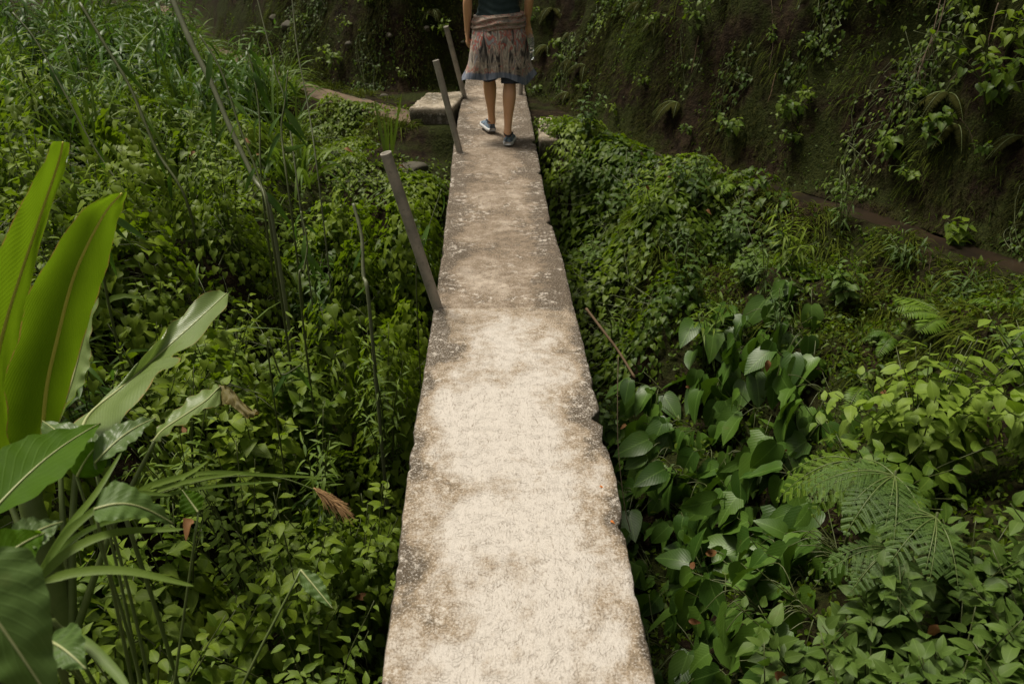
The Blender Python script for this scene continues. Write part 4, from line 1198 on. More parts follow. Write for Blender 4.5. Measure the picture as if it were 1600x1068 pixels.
cane([(290, 310), (245, 235), (205, 140), (170, 80), (125, 5)], 4.9, .006, .007, 'slender green cane left of the thick grey one', (7, .3, .20), mat='stem')
cane([(425, 370), (405, 280), (375, 200), (345, 110), (312, 55)], 4.2, .005, .0035, 'dark green cane crossing in front of the thick grey one', (7, .45, .17), mat='stem')
cane([(455, 330), (440, 210), (445, 160), (450, 110)], 4.8, .005, .003, 'green cane with big hanging blades before the path', (9, .45, .21), mat='stem')
cane([(410, 300), (405, 180), (395, 110), (385, 75)], 5.0, .005, .003, 'green cane with hanging blades left of the path cane', (7, .5, .20), mat='stem')
cane([(470, 330), (448, 170), (430, 110), (400, -10)], 5.2, .004, .0025, 'thin upright stalk in front of the path bend', None, mat='cane')
cane([(500, 300), (482, 170), (465, 80), (455, -15)], 5.3, .004, .0025, 'thin upright stalk just right of the path bend', None, mat='cane')
cane([(578, 490), (568, 430), (565, 370), (552, 318)], 4.1, .007, .006, 'short pale cane among vines left of the nearest post', (3, .4, .14), mat='cane')
cane([(650, 420), (665, 370), (690, 295)], 4.2, .003, .002, 'short leafy shoot between nearest post and bridge edge', (3, .55, .16), mat='stem')
cane([(215, 330), (160, 250), (130, 200), (60, 70), (20, 20)], 5.2, .005, .004, 'thin leafy cane at the upper left', (7, .3, .20), mat='stem')
cane([(470, 470), (475, 420), (480, 380), (470, 330)], 4.0, .004, .003, 'green shoot with fanned blades in the middle of the vines', (6, .6, .15), mat='stem')
cane([(420, 560), (440, 585), (470, 570)], 3.6, .003, .002, 'low green shoot with fanned blades below the vines', (6, .7, .12), mat='stem')
cane([(160, 420), (175, 350), (165, 330)], 3.8, .005, .004, 'leafy shoot behind the front banana leaf', (6, .4, .18), mat='stem')
# bright spiky grasses
def spiky(u, v, hh, n, L, w, lab, **kw):
    p = at_h(u, v, hh)
    r_ = grass_clump(p[0], p[1], n, L, w, None, n_parts=n, **kw); REG.pop()
    return tag(r_, lab, 'grass')
spiky(455, 335, -.1, 12, .42, .012, 'spiky pale grass tuft in the middle of the left vines', tilt=.7, droop=(.3, .8), r=.03, tint=(.7, 1))
spiky(608, 245, -.25, 7, .52, .013, 'upright bright grass shoot behind the top of the nearest post', tilt=.18, droop=(.0, .12), r=.04, tint=(.5, .9))
spiky(470, 520, -.3, 14, .4, .008, 'drooping narrow grass tuft left of the bridge seam', tilt=.9, droop=(.6, 1.2), r=.03, tint=(.2, .8))
spiky(240, 540, -.1, 22, .5, .006, 'dark narrow grass tuft behind the diagonal banana leaf', tilt=1.0, droop=(.5, 1.0), r=.05, tint=(0, .4))

# ---- the banana plant at the left
bp = at(50, 830, 2.55)
ban = empty('banana_plant', (bp[0], bp[1], gz(bp[0], bp[1])))
tag(ban, 'banana plant with two huge upright leaves and two pale leaning ones', 'banana plant')
st = smooth_path([[bp[0], bp[1], gz(bp[0], bp[1]) - .03], at(52, 800, 2.62), at(54, 770, 2.64)], 20)
a = Acc(); a.tube(st, np.linspace(.05, .022, 20), 14); a.build('trunk', M['petiole'], ban)
def zrow(pts, d=0.0):
    return np.array([at(u, v, 2.72 - (690 - v) / 390 * .50 + d + (0.0009 * (u - 100))) for u, v in pts])
o = grid_leaf('leaf', zrow([(54, 748), (26, 715), (11, 680), (12, 644), (7, 590), (28, 531), (42, 464), (84, 391), (129, 329), (168, 304)]), zrow([(58, 750), (62, 715), (66, 680), (73, 604), (90, 526), (112, 441), (135, 385), (165, 330), (190, 301)], .006),
              zrow([(62, 748), (80, 705), (90, 665), (101, 633), (120, 565), (146, 481), (165, 424), (185, 346), (200, 300)]), 'banana_back', ban, seed=1, rib=.008, ripple=.006, rows=70, ribside=1.3)
tag(o, 'front upright leaf, lit through')
o = grid_leaf('leaf', zrow([(6, 770), (-50, 690), (-60, 600), (-50, 520), (-22, 440), (17, 352), (42, 301), (70, 250), (82, 222)], .14), zrow([(10, 772), (-8, 720), (-10, 650), (-4, 560), (10, 500), (28, 441), (56, 357), (90, 256), (98, 221)], .146),
              zrow([(14, 770), (16, 720), (14, 660), (10, 600), (28, 535), (44, 464), (64, 374), (100, 267), (110, 224)], .14), 'banana_back', ban, seed=2, rib=.008, ripple=.006, rows=70, ribside=1.3)
tag(o, 'tall upright leaf behind, lit through')
o = grid_leaf('leaf', zpx([(60, 680), (85, 600), (105, 540), (135, 480)], [2.85, 2.95]), zpx([(90, 665), (112, 600), (128, 540), (146, 474)], [2.85, 2.95]), zpx([(101, 638), (132, 592), (140, 540), (152, 464)], [2.80, 2.9]), 'banana_pale', ban, seed=3, rib=.005, ribmat='palerib')
tag(o, 'pale leaf half hidden by the front one')
o = grid_leaf('leaf', zpx([(112, 668), (152, 633), (185, 602), (216, 565), (236, 540), (253, 526), (266, 508), (292, 487), (331, 456), (345, 455)], [2.78, 3.35]), zpx([(122, 690), (140, 648), (185, 610), (215, 584), (242, 560), (303, 506), (355, 458)], [2.66, 3.30]),
              zpx([(150, 705), (180, 674), (208, 644), (236, 598), (262, 572), (283, 563), (268, 553), (284, 548), (317, 517), (348, 481), (358, 458)], [2.52, 3.22]), 'banana_pale', ban, seed=4, rib=.006, ribmat='palerib', ripple=.014, rows=80)
tag(o, 'pale diagonal leaf with torn lower edge')
o = grid_leaf('leaf', zpx([(236, 690), (253, 661), (285, 636), (315, 612), (334, 602), (342, 601)], [2.66, 2.95]), zpx([(240, 690), (255, 672), (290, 648), (322, 626), (342, 606), (346, 604)], [2.60, 2.9]), zpx([(246, 692), (256, 681), (285, 660), (310, 644), (340, 634), (352, 620)], [2.52, 2.84]), 'banana_pale', ban, seed=5, rib=.004, ribmat='palerib')
tag(o, 'short folded leaf')
M['banana_dry'] = leaf_mat('drying banana leaf', (0.10, 0.11, 0.03), (0.24, 0.17, 0.07), (0.22, 0.15, 0.03), 0.3, 0.5, 0.0, ribs=0.3, spots=0.9)
o = grid_leaf('leaf_tip', zpx([(336, 603), (350, 602), (362, 608), (382, 630), (404, 645)], [2.88, 2.75]), zpx([(338, 618), (352, 615), (368, 624), (384, 640), (405, 646)], [2.85, 2.73]), zpx([(342, 634), (356, 631), (368, 638), (386, 652), (405, 647)], [2.82, 2.72]), 'banana_dry', ban, seed=6, rib=0, ripple=.02)
tag(o, 'brown dying tip hanging from the short leaf')

for (u, v), d_, r_ in (((58, 749), 0.0, .013), ((10, 771), .14, .013), ((122, 688), -.02, .010), ((92, 664), .2, .009), ((241, 690), -.05, .009)):
    e = zrow([(u, v)], d_)[0] if v > 700 else at(u, v, 2.66 if u == 122 else (2.85 if u == 92 else 2.6))
    b0 = np.array([bp[0] + rng.normal() * .012, bp[1] + rng.normal() * .012, gz(bp[0], bp[1]) + (e[2] - gz(bp[0], bp[1])) * .35])
    a = Acc(); a.tube(smooth_path([b0, b0 * .45 + e * .55 + np.array([0, 0, .04]), e], 16), np.linspace(r_ * 1.6, r_ * .7, 16), 8); a.build('stalk', M['petiole'], ban)

# ---- broad-leaved plant in the near left corner
p0 = at(115, 900, 1.85); g0 = gz(p0[0], p0[1])
tr = empty('broad_leaf_plant', (p0[0], p0[1], g0))
tag(tr, 'broad-leaved plant in the near left corner, under the banana leaves', 'plant')
M['leafpale'] = leaf_mat('pale broad leaf', (0.07, 0.11, 0.05), (0.12, 0.16, 0.085), (0.08, 0.13, 0.03), 0.25, 0.36, 0.4, 0.12)
for bs, tp, w, z0, z1, mt, sd, tl, sg, lab in (
    ((-18, 806), (157, 661), .165, 1.75, 2.0, 'taro', 1, .75, .02, 'bright green leaf'), ((150, 740), (66, 658), .12, 2.05, 2.15, 'leafpale', 2, -.7, .02, None), ((120, 745), (160, 690), .10, 1.95, 2.0, 'taro', 9, .3, .01, None),
    ((148, 724), (244, 653), .085, 1.95, 2.08, 'leafpale', 3, .8, .015, 'pale bluish leaf'), ((148, 796), (270, 818), .105, 1.65, 1.72, 'taro_dull', 4, .7, .03, 'dull round-ended leaf'),
    ((-70, 885), (92, 1115), .165, 1.18, 1.22, 'taro_dull', 5, .35, .02, 'large dull leaf at the bottom left corner'), ((15, 862), (98, 815), .07, 1.55, 1.62, 'leafpale', 6, .5, .01, None), ((-20, 895), (70, 832), .09, 1.5, 1.58, 'taro', 7, .2, .01, None),
    ((75, 1000), (135, 1045), .08, 1.45, 1.4, 'taro_dull', 8, .1, .01, None), ((310, 800), (285, 765), .06, 2.1, 2.12, 'taro', 11, .1, .0, None), ((470, 890), (520, 950), .05, 2.3, 2.25, 'taro_dull', 12, .1, .0, None)):
    o = oval_leaf('leaf', bs, tp, w, z0, z1, mt, tr, profile='ovate' if sd not in (5, 4) else 'broad', tilt=tl, sag=sg, seed=sd)
    if lab: tag(o, lab)
    b0 = at(*bs, z0)
    e = np.array([p0[0] + rng.normal() * .03, p0[1] + rng.normal() * .03, g0 - .02])
    a = Acc(); a.tube(smooth_path([e, (e + b0) / 2 + np.array([.02, .02, .10]), b0], 16), np.linspace(.006, .0032, 16), 6); a.build('stalk', M['petiole'], tr)

# ---- strap-leaved grass arching out of it
def strap(pxs, zs, w, parent, mat='grass', tint=.75, fold=.3):
    zz = np.interp(np.linspace(0, 1, len(pxs)), np.linspace(0, 1, len(zs)), zs)
    m = smooth_path([at(u, v, z) for (u, v), z in zip(pxs, zz)], 40)
    Tn = nrm(np.gradient(m, axis=0)); v = nrm(EYEP - m)
    s = nrm(np.cross(Tn, v) + np.cross(Tn, [0, 0, 1.0]) * .5); N = np.cross(s, Tn)
    t = np.linspace(0, 1, 40); wv = (w * np.minimum(1, .5 + 3 * t) * np.sqrt(np.maximum(1 - t ** 3, 0)) + .0003)[:, None]
    V = np.stack([m - s * wv + N * wv * fold, m, m + s * wv + N * wv * fold], 1)
    L = np.zeros((40, 3, 3)); L[..., 0] = [-1, 0, 1]; L[..., 1] = t[:, None]
    a = Acc(); a.grid(V, L, tint=tint); return a.build('blade', M[mat], parent)
q0 = at(58, 905, 1.6); q0[2] = gz(q0[0], q0[1])
sg_ = empty('strap_grass', q0); tag(sg_, 'strap-leaved grass arching to the right in the near left corner', 'grass')
pb = tuple(proj(q0)[:2]); zb = proj(q0)[2]
for pxs, zs, w, tn in (([(57, 905), (100, 840), (150, 795), (200, 771), (268, 773)], (1.6, 1.75), .007, .6), ([(60, 905), (110, 860), (180, 832), (288, 826)], (1.58, 1.7), .009, .8), ([(70, 908), (120, 894), (200, 892), (303, 915)], (1.55, 1.62), .009, .85),
                      ([(58, 900), (110, 820), (150, 770), (190, 706)], (1.62, 1.9), .007, .7), ([(62, 905), (105, 850), (160, 818), (230, 805)], (1.6, 1.75), .006, .5), ([(100, 985), (140, 1010), (180, 1050), (205, 1085)], (1.5, 1.4), .010, .6),
                      ([(66, 905), (90, 850), (120, 815), (170, 790)], (1.6, 1.7), .005, .4), ([(60, 905), (20, 880), (-30, 875)], (1.55, 1.5), .006, .4)):
    strap(pxs, zs, w, sg_, tint=tn)
a = Acc()
a.tube(smooth_path([[q0[0], q0[1], q0[2] - .02], at(57, 1010, 1.58), at(60, 904, 1.59)], 14), np.linspace(.010, .006, 14), 8); a.tube(smooth_path([[q0[0], q0[1], q0[2] - .02], at(90, 1030, 1.52), at(100, 984, 1.5)], 10), np.linspace(.008, .006, 10), 8)
a.build('sheath', M['petiole'], sg_)
q1 = at(190, 775, 2.15); q1[2] = gz(q1[0], q1[1])
fg = empty('reed_grass', q1); tag(fg, 'narrow reed blades lying level above the bright shrubs, ending at a dry plume', 'grass')
for pxs, zs, w, tn in (([(190, 790), (240, 755), (330, 738), (420, 742), (512, 746)], (2.15, 2.5), .006, .8), ([(190, 790), (230, 762), (290, 742), (325, 720)], (2.15, 2.35), .007, .95), ([(190, 790), (235, 770), (300, 750), (380, 738)], (2.15, 2.35), .007, .9), ([(190, 790), (250, 775), (330, 760), (430, 752)], (2.15, 2.4), .005, .6), ([(190, 790), (225, 770), (255, 758), (300, 757)], (2.15, 2.3), .008, 1.0)):
    strap(pxs, zs, w, fg, tint=tn)
a = Acc(); a.tube(smooth_path([[q1[0], q1[1], q1[2] - .02], (np.array(q1) + at(190, 790, 2.15)) / 2 + np.array([.02, 0, 0]), at(190, 788, 2.15)], 10), .006, 8)
pst = smooth_path([at(190, 790, 2.15), at(330, 748, 2.4), at(430, 745, 2.5), at(496, 766, 2.55)], 30); a.tube(pst, .002, 6)
a.build('stem', M['petiole'], fg)
pr = empty('dry_plume', at(496, 766, 2.55)); tag(pr, 'orange-brown dry grass plume hanging near the left edge of the bridge', 'plume')
n = 620; t = rng.random(n)
P = at(494, 764, 2.55) + (at(528, 790, 2.53) - at(494, 764, 2.55)) * (t ** 1.2)[:, None] + rng.normal(size=(n, 3)) * .003
U = nrm(nrm(at(545, 800, 2.53) - at(494, 764, 2.55)) + rng.normal(size=(n, 3)) * .17)
a = Acc(); ribbons(a, P, U, rng.uniform(.03, .06, n), np.full(n, .0005), rng.uniform(0, .4, n), 3, rng.random(n)); o = a.build('foliage', M['straw'], pr); o['kind'] = 'stuff'
a = Acc(); a.tube(np.array([at(490, 762, 2.55), at(510, 776, 2.54), at(530, 792, 2.53)]), [.003, .002, .001], 6); a.build('stalk', M['straw'], pr)

understorey('bank_creeper', 90000, -5, 4.6, 2.5, 13, 'ovate', 'heart', (.012, .034), (-.2, .35), lambda x, y, s: (s > -.05) & (s < 2.0) & (fbm(x * 1.9 + 9, y * 1.9, ground(x, y) * 1.9, 4) > -.03), lift=.05)
understorey('bank_creeper', 30000, -5, 4.6, 2.5, 13, 'lance', 'moss', (.03, .07), (0, .7), lambda x, y, s: (s > -.05) & (s < 2.0) & (fbm(x * 1.9 + 4, y * 1.9, ground(x, y) * 1.9, 4) > .10), lift=.04)
def bank_at(slo, shi, xlo, xhi, ylo, yhi):
    for _ in range(400):
        x, y = rng.uniform(xlo, xhi), rng.uniform(ylo, yhi)
        if slo < bd(x, y) < shi and gz(x, y) < 1.7: return x, y
    return x, y
for k in range(120):
    x, y = bank_at(.02, 1.3, -3, 4.3, 2.8, 11.5)
    n_ = gnormal(np.array([x]), np.array([y]))[0]
    grass_clump(x, y, int(rng.uniform(120, 200)), rng.uniform(.05, .095), .0022, 'drooping grass tuft rooted on the bank', tilt=1.0, droop=(.7, 1.5), mat='moss' if rng.random() < .6 else 'fine', group='drooping grass tufts on the bank', r=.12, segs=4, n_parts=0, name='grass_tuft', lean=(n_[0] * 1.6, n_[1] * 1.6), tint=(0, .75))
    tag(REG.pop()[0], 'drooping grass tuft rooted on the steep dark bank', 'grass', 'drooping grass tufts on the bank')
for k in range(22):
    x, y = bank_at(.05, 1.1, -2, 4.3, 2.8, 10.5)
    n_ = gnormal(np.array([x]), np.array([y]))[0]; an_ = math.atan2(n_[1], n_[0])
    r_ = fern(x, y, 5, rng.uniform(.14, .26), None, dirs=[an_, an_ - .9, an_ + .9], up=.35, droop=.9, pin=(20, .22), mat='moss', tint=(.2, .8)); REG.pop()
    tag(r_, 'small fern hanging from the steep dark bank', 'fern', 'small ferns on the bank')
for k in range(70):
    x, y = bank_at(.03, 1.3, -3, 4.3, 2.8, 11.5)
    r_ = shrub(x, y, .12, .10, 4, None, kind='heart' if rng.random() < .5 else 'elliptic', mat='heart', size=(.022, .05), per=5, n_parts=20, name='seedling', lean=(-.1, -.12, -.05), droop=.7, tint=(0, .7)); REG.pop()
    tag(r_, 'tiny leafy seedling rooted on the steep dark bank', 'plant', 'tiny seedlings on the bank')

for k in range(30):
    x, y = bank_at(.05, .9, .6, 4.3, 2.8, 9.0) if k < 22 else bank_at(.05, .9, -3, .6, 8.5, 11)
    vine_mound(x, y, rng.uniform(.12, .26), rng.uniform(.12, .24), rng.uniform(.05, .12), 150, None, n_parts=12, size=(.018, .042), tint=(-.25, .4), hang=1.2, mat='heart', kind='heart' if rng.random() < .5 else 'elliptic', name='creeper'); r_ = REG.pop()[0]
    tag(r_, 'dark leafy creeper patch clinging to the steep bank', 'creeper', 'creeper patches on the bank')
for k in range(26):
    lf = k < 15
    x, y = (rng.uniform(-2.4, -.5), rng.uniform(2.0, 6.5)) if lf else (rng.uniform(.65, 2.0), rng.uniform(1.5, 6.0))
    u_ = rng.uniform(.15, .5)
    a = Acc(); a.inst(tmpl('ovate', .5, .7, .15, 200 + k), frames(rng.normal(size=(1, 3)) * [1, 1, .4], np.array([[rng.normal() * .4, -.5, .8]]), [rng.uniform(.04, .07)]), np.array([[x, y, gz(x, y) + u_]]), [rng.random()])
    tag(a.build('dead_leaf', M['deadleaf']), 'brown dead leaf caught in the greenery ' + ('left of the bridge' if lf else 'right of the bridge'), 'dead leaf', 'dead leaves caught ' + ('left of the bridge' if lf else 'right of the bridge'))

# ---- on the bank: seedlings, vines hanging from the top, roots, twigs
def onground(u, v):
    d = ray(u, v); t = 1.2
    while t < 18 and EYE + d[2] * t > gz(d[0] * t, d[1] * t): t += 0.03
    return d[0] * t, d[1] * t
for u, v, h, n, sz, lab in ((1150, 210, .22, 5, .06, 'small heart-leaved seedling on the bank, lowest of the two near the middle'), (1240, 190, .22, 5, .06, 'small heart-leaved seedling on the bank, right of the lower one'), (1400, 240, .2, 6, .07, 'seedling with rounded leaves on the dark bank above the channel'),
                            (1465, 230, .24, 8, .065, 'bushy seedling on the dark bank above the channel'), (1555, 110, .55, 14, .075, 'leafy spray hanging at the right edge of the bank'), (1550, 170, .45, 12, .07, 'lower leafy spray at the right edge of the bank'), (1520, 30, .5, 14, .075, 'leafy spray at the top right corner'), (1380, 20, .35, 10, .06, 'leafy spray at the top of the bank, right of centre'),
                            (900, 215, .25, 9, .085, 'pale big-leaved herb beside the bridge, right of the walker'), (960, 230, .22, 8, .075, 'pale herb above the right vine mounds'), (1100, 40, .4, 10, .05, 'leafy spray at the top of the bank, centre'), (955, 20, .35, 9, .05, 'leafy spray high on the bank right of the walker'),
                            (1500, 385, .2, 7, .07, 'small seedling at the right end of the muddy channel'), (700, 60, .3, 8, .05, 'small herb on the bank behind the far post'), (530, 105, .3, 8, .06, 'round-leaved herb above the path bend')):
    x, y = onground(u, v)
    r_ = shrub(x, y, h, h * .75, n, None, kind='heart' if sz < .075 else 'ovate', mat='heart', size=(sz * .8, sz * 1.2), per=5, n_parts=70, name='seedling', lean=(-.22 * h * 2, -.22 * h * 2, -.15 * h), droop=.7, tint=(.0, .75)); REG.pop()
    tag(r_, lab, 'plant')
for k, (pxs, lab, r) in enumerate((([(1480, -10), (1465, 50), (1450, 75), (1433, 118)], 'pale root tangle hanging from the top of the bank, left strand', .006), ([(1560, 5), (1548, 50), (1543, 76)], 'short pale root hanging near the top right corner', .007), ([(1548, 62), (1515, 95), (1483, 128)], 'straight pale twig slanting across the top right bank', .004),
                         ([(1472, -10), (1455, 60), (1444, 90), (1432, 125)], 'pale root tangle hanging from the top of the bank, right strand', .005), ([(1205, -10), (1208, 60), (1202, 110)], 'long thin root hanging down the middle of the bank', .004), ([(1212, 115), (1206, 140), (1200, 160)], 'short pale twig hanging in the middle of the bank', .008),
                         ([(1095, 40), (1085, 90), (1080, 115)], 'straw-coloured dead stalk hanging on the bank, nearer the walker', .005), ([(1500, 185), (1515, 205), (1525, 240)], 'thin roots dangling under the right bank overhang', .004), ([(1415, 520), (1445, 450), (1455, 400)], 'thin dry stem rising behind the tall pale bush', .003))):
    x, y = onground(*pxs[-1]); z = np.dot(np.array([x, y, gz(x, y)]) - EYEP, _fw) - .06
    c = smooth_path([at(u, v, z - .02 * i) for i, (u, v) in enumerate(pxs[::-1])][::-1], 26)
    c = c + .006 * np.stack([fbm(np.arange(26) * .5, k, 0.3, 3), fbm(np.arange(26) * .5, k + 5, .3, 3), 0 * c[:, 0]], -1)
    a = Acc(); a.tube(c, np.linspace(r, r * .5, 26) * .6, 6)
    if k in (0, 3):
        for j in range(4):
            i = rng.integers(8, 20); q = c[i] + np.cumsum(rng.normal(size=(6, 3)) * .012 + np.array([0, 0, -.03]), 0)
            a.tube(np.vstack([c[i:i + 1], q]), .0016, 5)
    tag(a.build('root' if 'root' in lab else 'twig', M['root' if k not in (5, 6) else 'twig']), lab, 'root' if 'root' in lab else 'twig')

# ---- fallen stick and hanging thread right of the bridge
c = smooth_path([at(916, 482, 4.2), at(945, 520, 4.1), at(966, 548, 4.05), at(992, 590, 3.95)], 30)
a = Acc(); a.tube(c, np.linspace(.007, .006, 30) * (1 + .12 * (np.arange(30) % 7 == 0)), 8); tag(a.build('stick', M['twig']), 'brown dead stick lying aslant in the vines right of the seam', 'stick')
c = smooth_path([at(966, 556, 4.04), at(965, 620, 4.0), at(966, 700, 3.95), at(976, 790, 3.9), at(985, 830, 3.9)], 30)
a = Acc(); a.tube(c, .0022, 6); tag(a.build('hanging_vine', M['root']), 'pale thread-like vine stem hanging below the dead stick', 'vine stem')
for k, (u, v, z, lab) in enumerate(((1120, 862, 2.9, 'reddish dead leaf among the arums, low on the right'), (1200, 562, 3.7, 'reddish dead leaf caught in the arums, higher up'), (1465, 975, 2.0, 'orange dead leaf among the dull shrubs, bottom right'), (1010, 290, 5.3, 'small yellow dead leaf in the right vine mounds'), (1210, 1050, 1.95, 'rust-coloured dead leaf at the bottom edge, right of bridge'), (300, 810, 2.2, 'orange dead leaf under the strap grass'))):
    p = at(u, v, z); a = Acc(); a.inst(tmpl('ovate', .5, .6, .2, 70 + k), frames(rng.normal(size=(1, 3)) + [[0, 0, -1.0]], np.array([[-.2, -.8, .6]]), [.052 if z < 4 else .04]), p[None], [rng.random()])
    tag(a.build('dead_leaf', M['deadleaf']), lab, 'dead leaf')

# ================================================================== the walker
WX, WY = 0.045, 6.46
W0 = np.array([WX, WY, 0.0])

def loft(secs, sides=18, close=True):
    """secs: (centre, rx, ry) rings lying across the path; a closed skin"""
    C = np.array([s[0] for s in secs], float); rx = np.array([s[1] for s in secs]); ry = np.array([s[2] for s in secs])
    n = len(C) * 4
    P = smooth_path(C, n); t = np.linspace(0, len(C) - 1, n)
    RX = np.maximum(smooth_path(np.stack([rx, rx], -1), n)[:, 0], .0015); RY = np.maximum(smooth_path(np.stack([ry, ry], -1), n)[:, 0], .0015)
    Tn = nrm(np.gradient(P, axis=0))
    ref = np.array([1.0, 0, 0]) if abs(Tn[:, 0]).mean() < 0.8 else np.array([0, 1.0, 0])
    B_ = nrm(np.cross(Tn, ref)); A = np.cross(B_, Tn)
    an = np.linspace(0, 2 * np.pi, sides, endpoint=False)
    V = P[:, None] + A[:, None] * (np.cos(an)[None] * RX[:, None])[..., None] + B_[:, None] * (np.sin(an)[None] * RY[:, None])[..., None]
    return V

def add_loft(a, secs, sides=18):
    V = loft(secs, sides); b0 = a.n
    a.grid(V, closed=True)
    m = len(V)
    a.loops.append(np.arange(sides)[::-1] + b0); a.sizes.append(np.array([sides])); a.mat.append(np.array([0]))
    a.loops.append(np.arange(sides) + b0 + (m - 1) * sides); a.sizes.append(np.array([sides])); a.mat.append(np.array([0]))

def fused(name, a, mat, voxel, smooth, parent=None):
    """one continuous surface out of overlapping lofts"""
    tmp = a.build('tmp', mat)
    md = tmp.modifiers.new('r', 'REMESH'); md.mode = 'VOXEL'; md.voxel_size = voxel; md.use_smooth_shade = True
    ms = tmp.modifiers.new('s', 'SMOOTH'); ms.factor = 0.5; ms.iterations = smooth
    dg = bpy.context.evaluated_depsgraph_get(); dg.update()
    me = bpy.data.meshes.new_from_object(tmp.evaluated_get(dg))
    bpy.data.objects.remove(tmp)
    me.name = name
    return link_mesh(name, me, parent)

def pt(x, y, z): return np.array([x, y, z]) + W0

b = MB('skin')
pos = b.pos()
nz = b.noise(pos, 12, 3)
col = b.mix(nz, (0.50, 0.265, 0.14), (0.60, 0.34, 0.19))
sk = b.principled(col, 0.48, b.bump(b.noise(pos, 160, 2), 0.08, 0.001), 0.4)
sk.inputs['Subsurface Weight'].default_value = 0.12; sk.inputs['Subsurface Radius'].default_value = (0.02, 0.008, 0.004); sk.inputs['Subsurface Scale'].default_value = 0.3
M['skin'] = b.done(sk)

A_ = Acc()
# torso, neck, head
add_loft(A_, [(pt(0, 0.01, .78), .09, .08), (pt(0, 0.0, .82), .150, .105), (pt(0, 0.0, .88), .162, .112), (pt(0, .01, .97), .138, .092), (pt(0, .02, 1.05), .128, .085), (pt(0, .015, 1.16), .140, .092), (pt(0, .01, 1.25), .155, .090), (pt(0, .01, 1.31), .140, .070), (pt(0, .01, 1.345), .07, .05)], 24)
add_loft(A_, [(pt(0, .0, 1.30), .055, .05), (pt(0, .01, 1.36), .048, .048), (pt(0, .025, 1.42), .046, .048), (pt(0, .035, 1.46), .05, .05)], 16)
add_loft(A_, [(pt(0, .075, 1.395), .018, .02), (pt(0, .055, 1.42), .048, .058), (pt(0, .045, 1.47), .066, .080), (pt(0, .035, 1.53), .073, .093), (pt(0, .025, 1.58), .066, .082), (pt(0, .02, 1.612), .03, .04)], 20)
add_loft(A_, [(pt(0, .125, 1.515), .006, .006), (pt(0, .138, 1.49), .010, .010), (pt(0, .140, 1.474), .014, .012), (pt(0, .122, 1.468), .010, .008)], 10)
for sx in (-1, 1):
    add_loft(A_, [(pt(sx * .070, .025, 1.525), .006, .012), (pt(sx * .079, .020, 1.505), .007, .018), (pt(sx * .076, .025, 1.470), .006, .010)], 10)
# legs
def leg(hip, knee, ank, toe):
    hip, knee, ank, toe = [np.array(q) + W0 for q in (hip, knee, ank, toe)]
    th = knee - hip; shk = ank - knee
    add_loft(A_, [(hip, .078, .085), (hip + th * .25, .074, .080), (hip + th * .6, .060, .064), (hip + th * .9, .050, .053), (knee, .047, .050), (knee + shk * .10 + [0, -.004, 0], .046, .048), (knee + shk * .28 + [0, -.014, 0], .051, .055), (knee + shk * .45 + [0, -.011, 0], .046, .050),
                  (knee + shk * .70 + [0, -.002, 0], .034, .037), (knee + shk * .90, .0285, .033), (ank, .031, .036), (ank + [0, 0, -.03], .030, .036)], 18)
    add_loft(A_, [(ank + [0, -.015, -.035], .026, .026), (ank + (toe - ank) * .35 + [0, 0, -.02], .030, .028), (ank + (toe - ank) * .75, .034, .018), (toe, .022, .010)], 14)
leg((.082, .0, .80), (.082, -.055, .47), (.062, -.155, .095), (.085, -.005, .025))
leg((-.082, .0, .80), (-.075, .135, .475), (-.058, .245, .105), (-.105, .375, .025))
# arms and hands
def arm(sh, el, wr, hand_dir, palm_n, curl, side, grip=None):
    sh, el, wr = [np.array(q) + W0 for q in (sh, el, wr)]
    u = el - sh; f = wr - el
    add_loft(A_, [(sh + [-.04 * side, 0, .012], .050, .045), (sh, .049, .050), (sh + u * .3, .042, .044), (sh + u * .7, .036, .038), (el, .032, .034), (el + f * .2, .034, .036), (el + f * .55, .028, .030), (el + f * .9, .021, .024), (wr, .020, .025)], 16)
    h = nrm(hand_dir); pn = nrm(np.array(palm_n) - h * np.dot(palm_n, h)); sd = np.cross(h, pn)       # sd: across the palm
    k0 = wr + h * .085
    add_loft(A_, [(wr - h * .01, .022, .020), (wr + h * .025, .027, .016), (wr + h * .06, .036, .014), (k0, .037, .012), (k0 + h * .01, .030, .008)] if abs(sd[0]) > .5 else [(wr - h * .01, .020, .022), (wr + h * .025, .016, .027), (wr + h * .06, .014, .036), (k0, .012, .037), (k0 + h * .01, .008, .030)], 14)
    for i, (off, ln) in enumerate(((-.029, .066), (-.010, .076), (.009, .071), (.027, .055))):
        p = k0 - h * .012 + sd * off; d = h.copy(); pts = [p]
        for s_, c_ in ((.45, .35), (.32, .9), (.23, .8)):
            a_ = c_ * curl
            d = nrm(d * math.cos(a_) + pn * math.sin(a_) - d * 0)
            pts.append(pts[-1] + d * ln * s_ * 1.08)
        add_loft(A_, [(pts[0], .0088, .0088), (pts[1], .0085, .0085), (pts[2], .0076, .0076), (pts[3], .0058, .0058)], 10)
    tb = wr + h * .025 - sd * .026
    add_loft(A_, [(tb, .012, .012), (tb - sd * .022 + h * .022 + pn * .012, .0105, .0105), (tb - sd * .022 + h * .046 + pn * .026, .0092, .0092), (tb - sd * .014 + h * .064 + pn * .034, .0065, .0065)], 10)
arm((-.185, .01, 1.265), (-.222, -.03, 1.02), (-.232, .02, .80), (0.02, .12, -1), (.9, .35, 0.05), .55, -1)
arm((.185, .01, 1.265), (.222, -.01, 1.03), (.215, .09, .845), (.05, .18, -1), (.35, .9, .1), 1.2, 1)
person = fused('person', A_, M['skin'], 0.0048, 4)
tag(person, 'person walking away along the bridge in a dark top and patterned wrap, carrying a bottle', 'person')

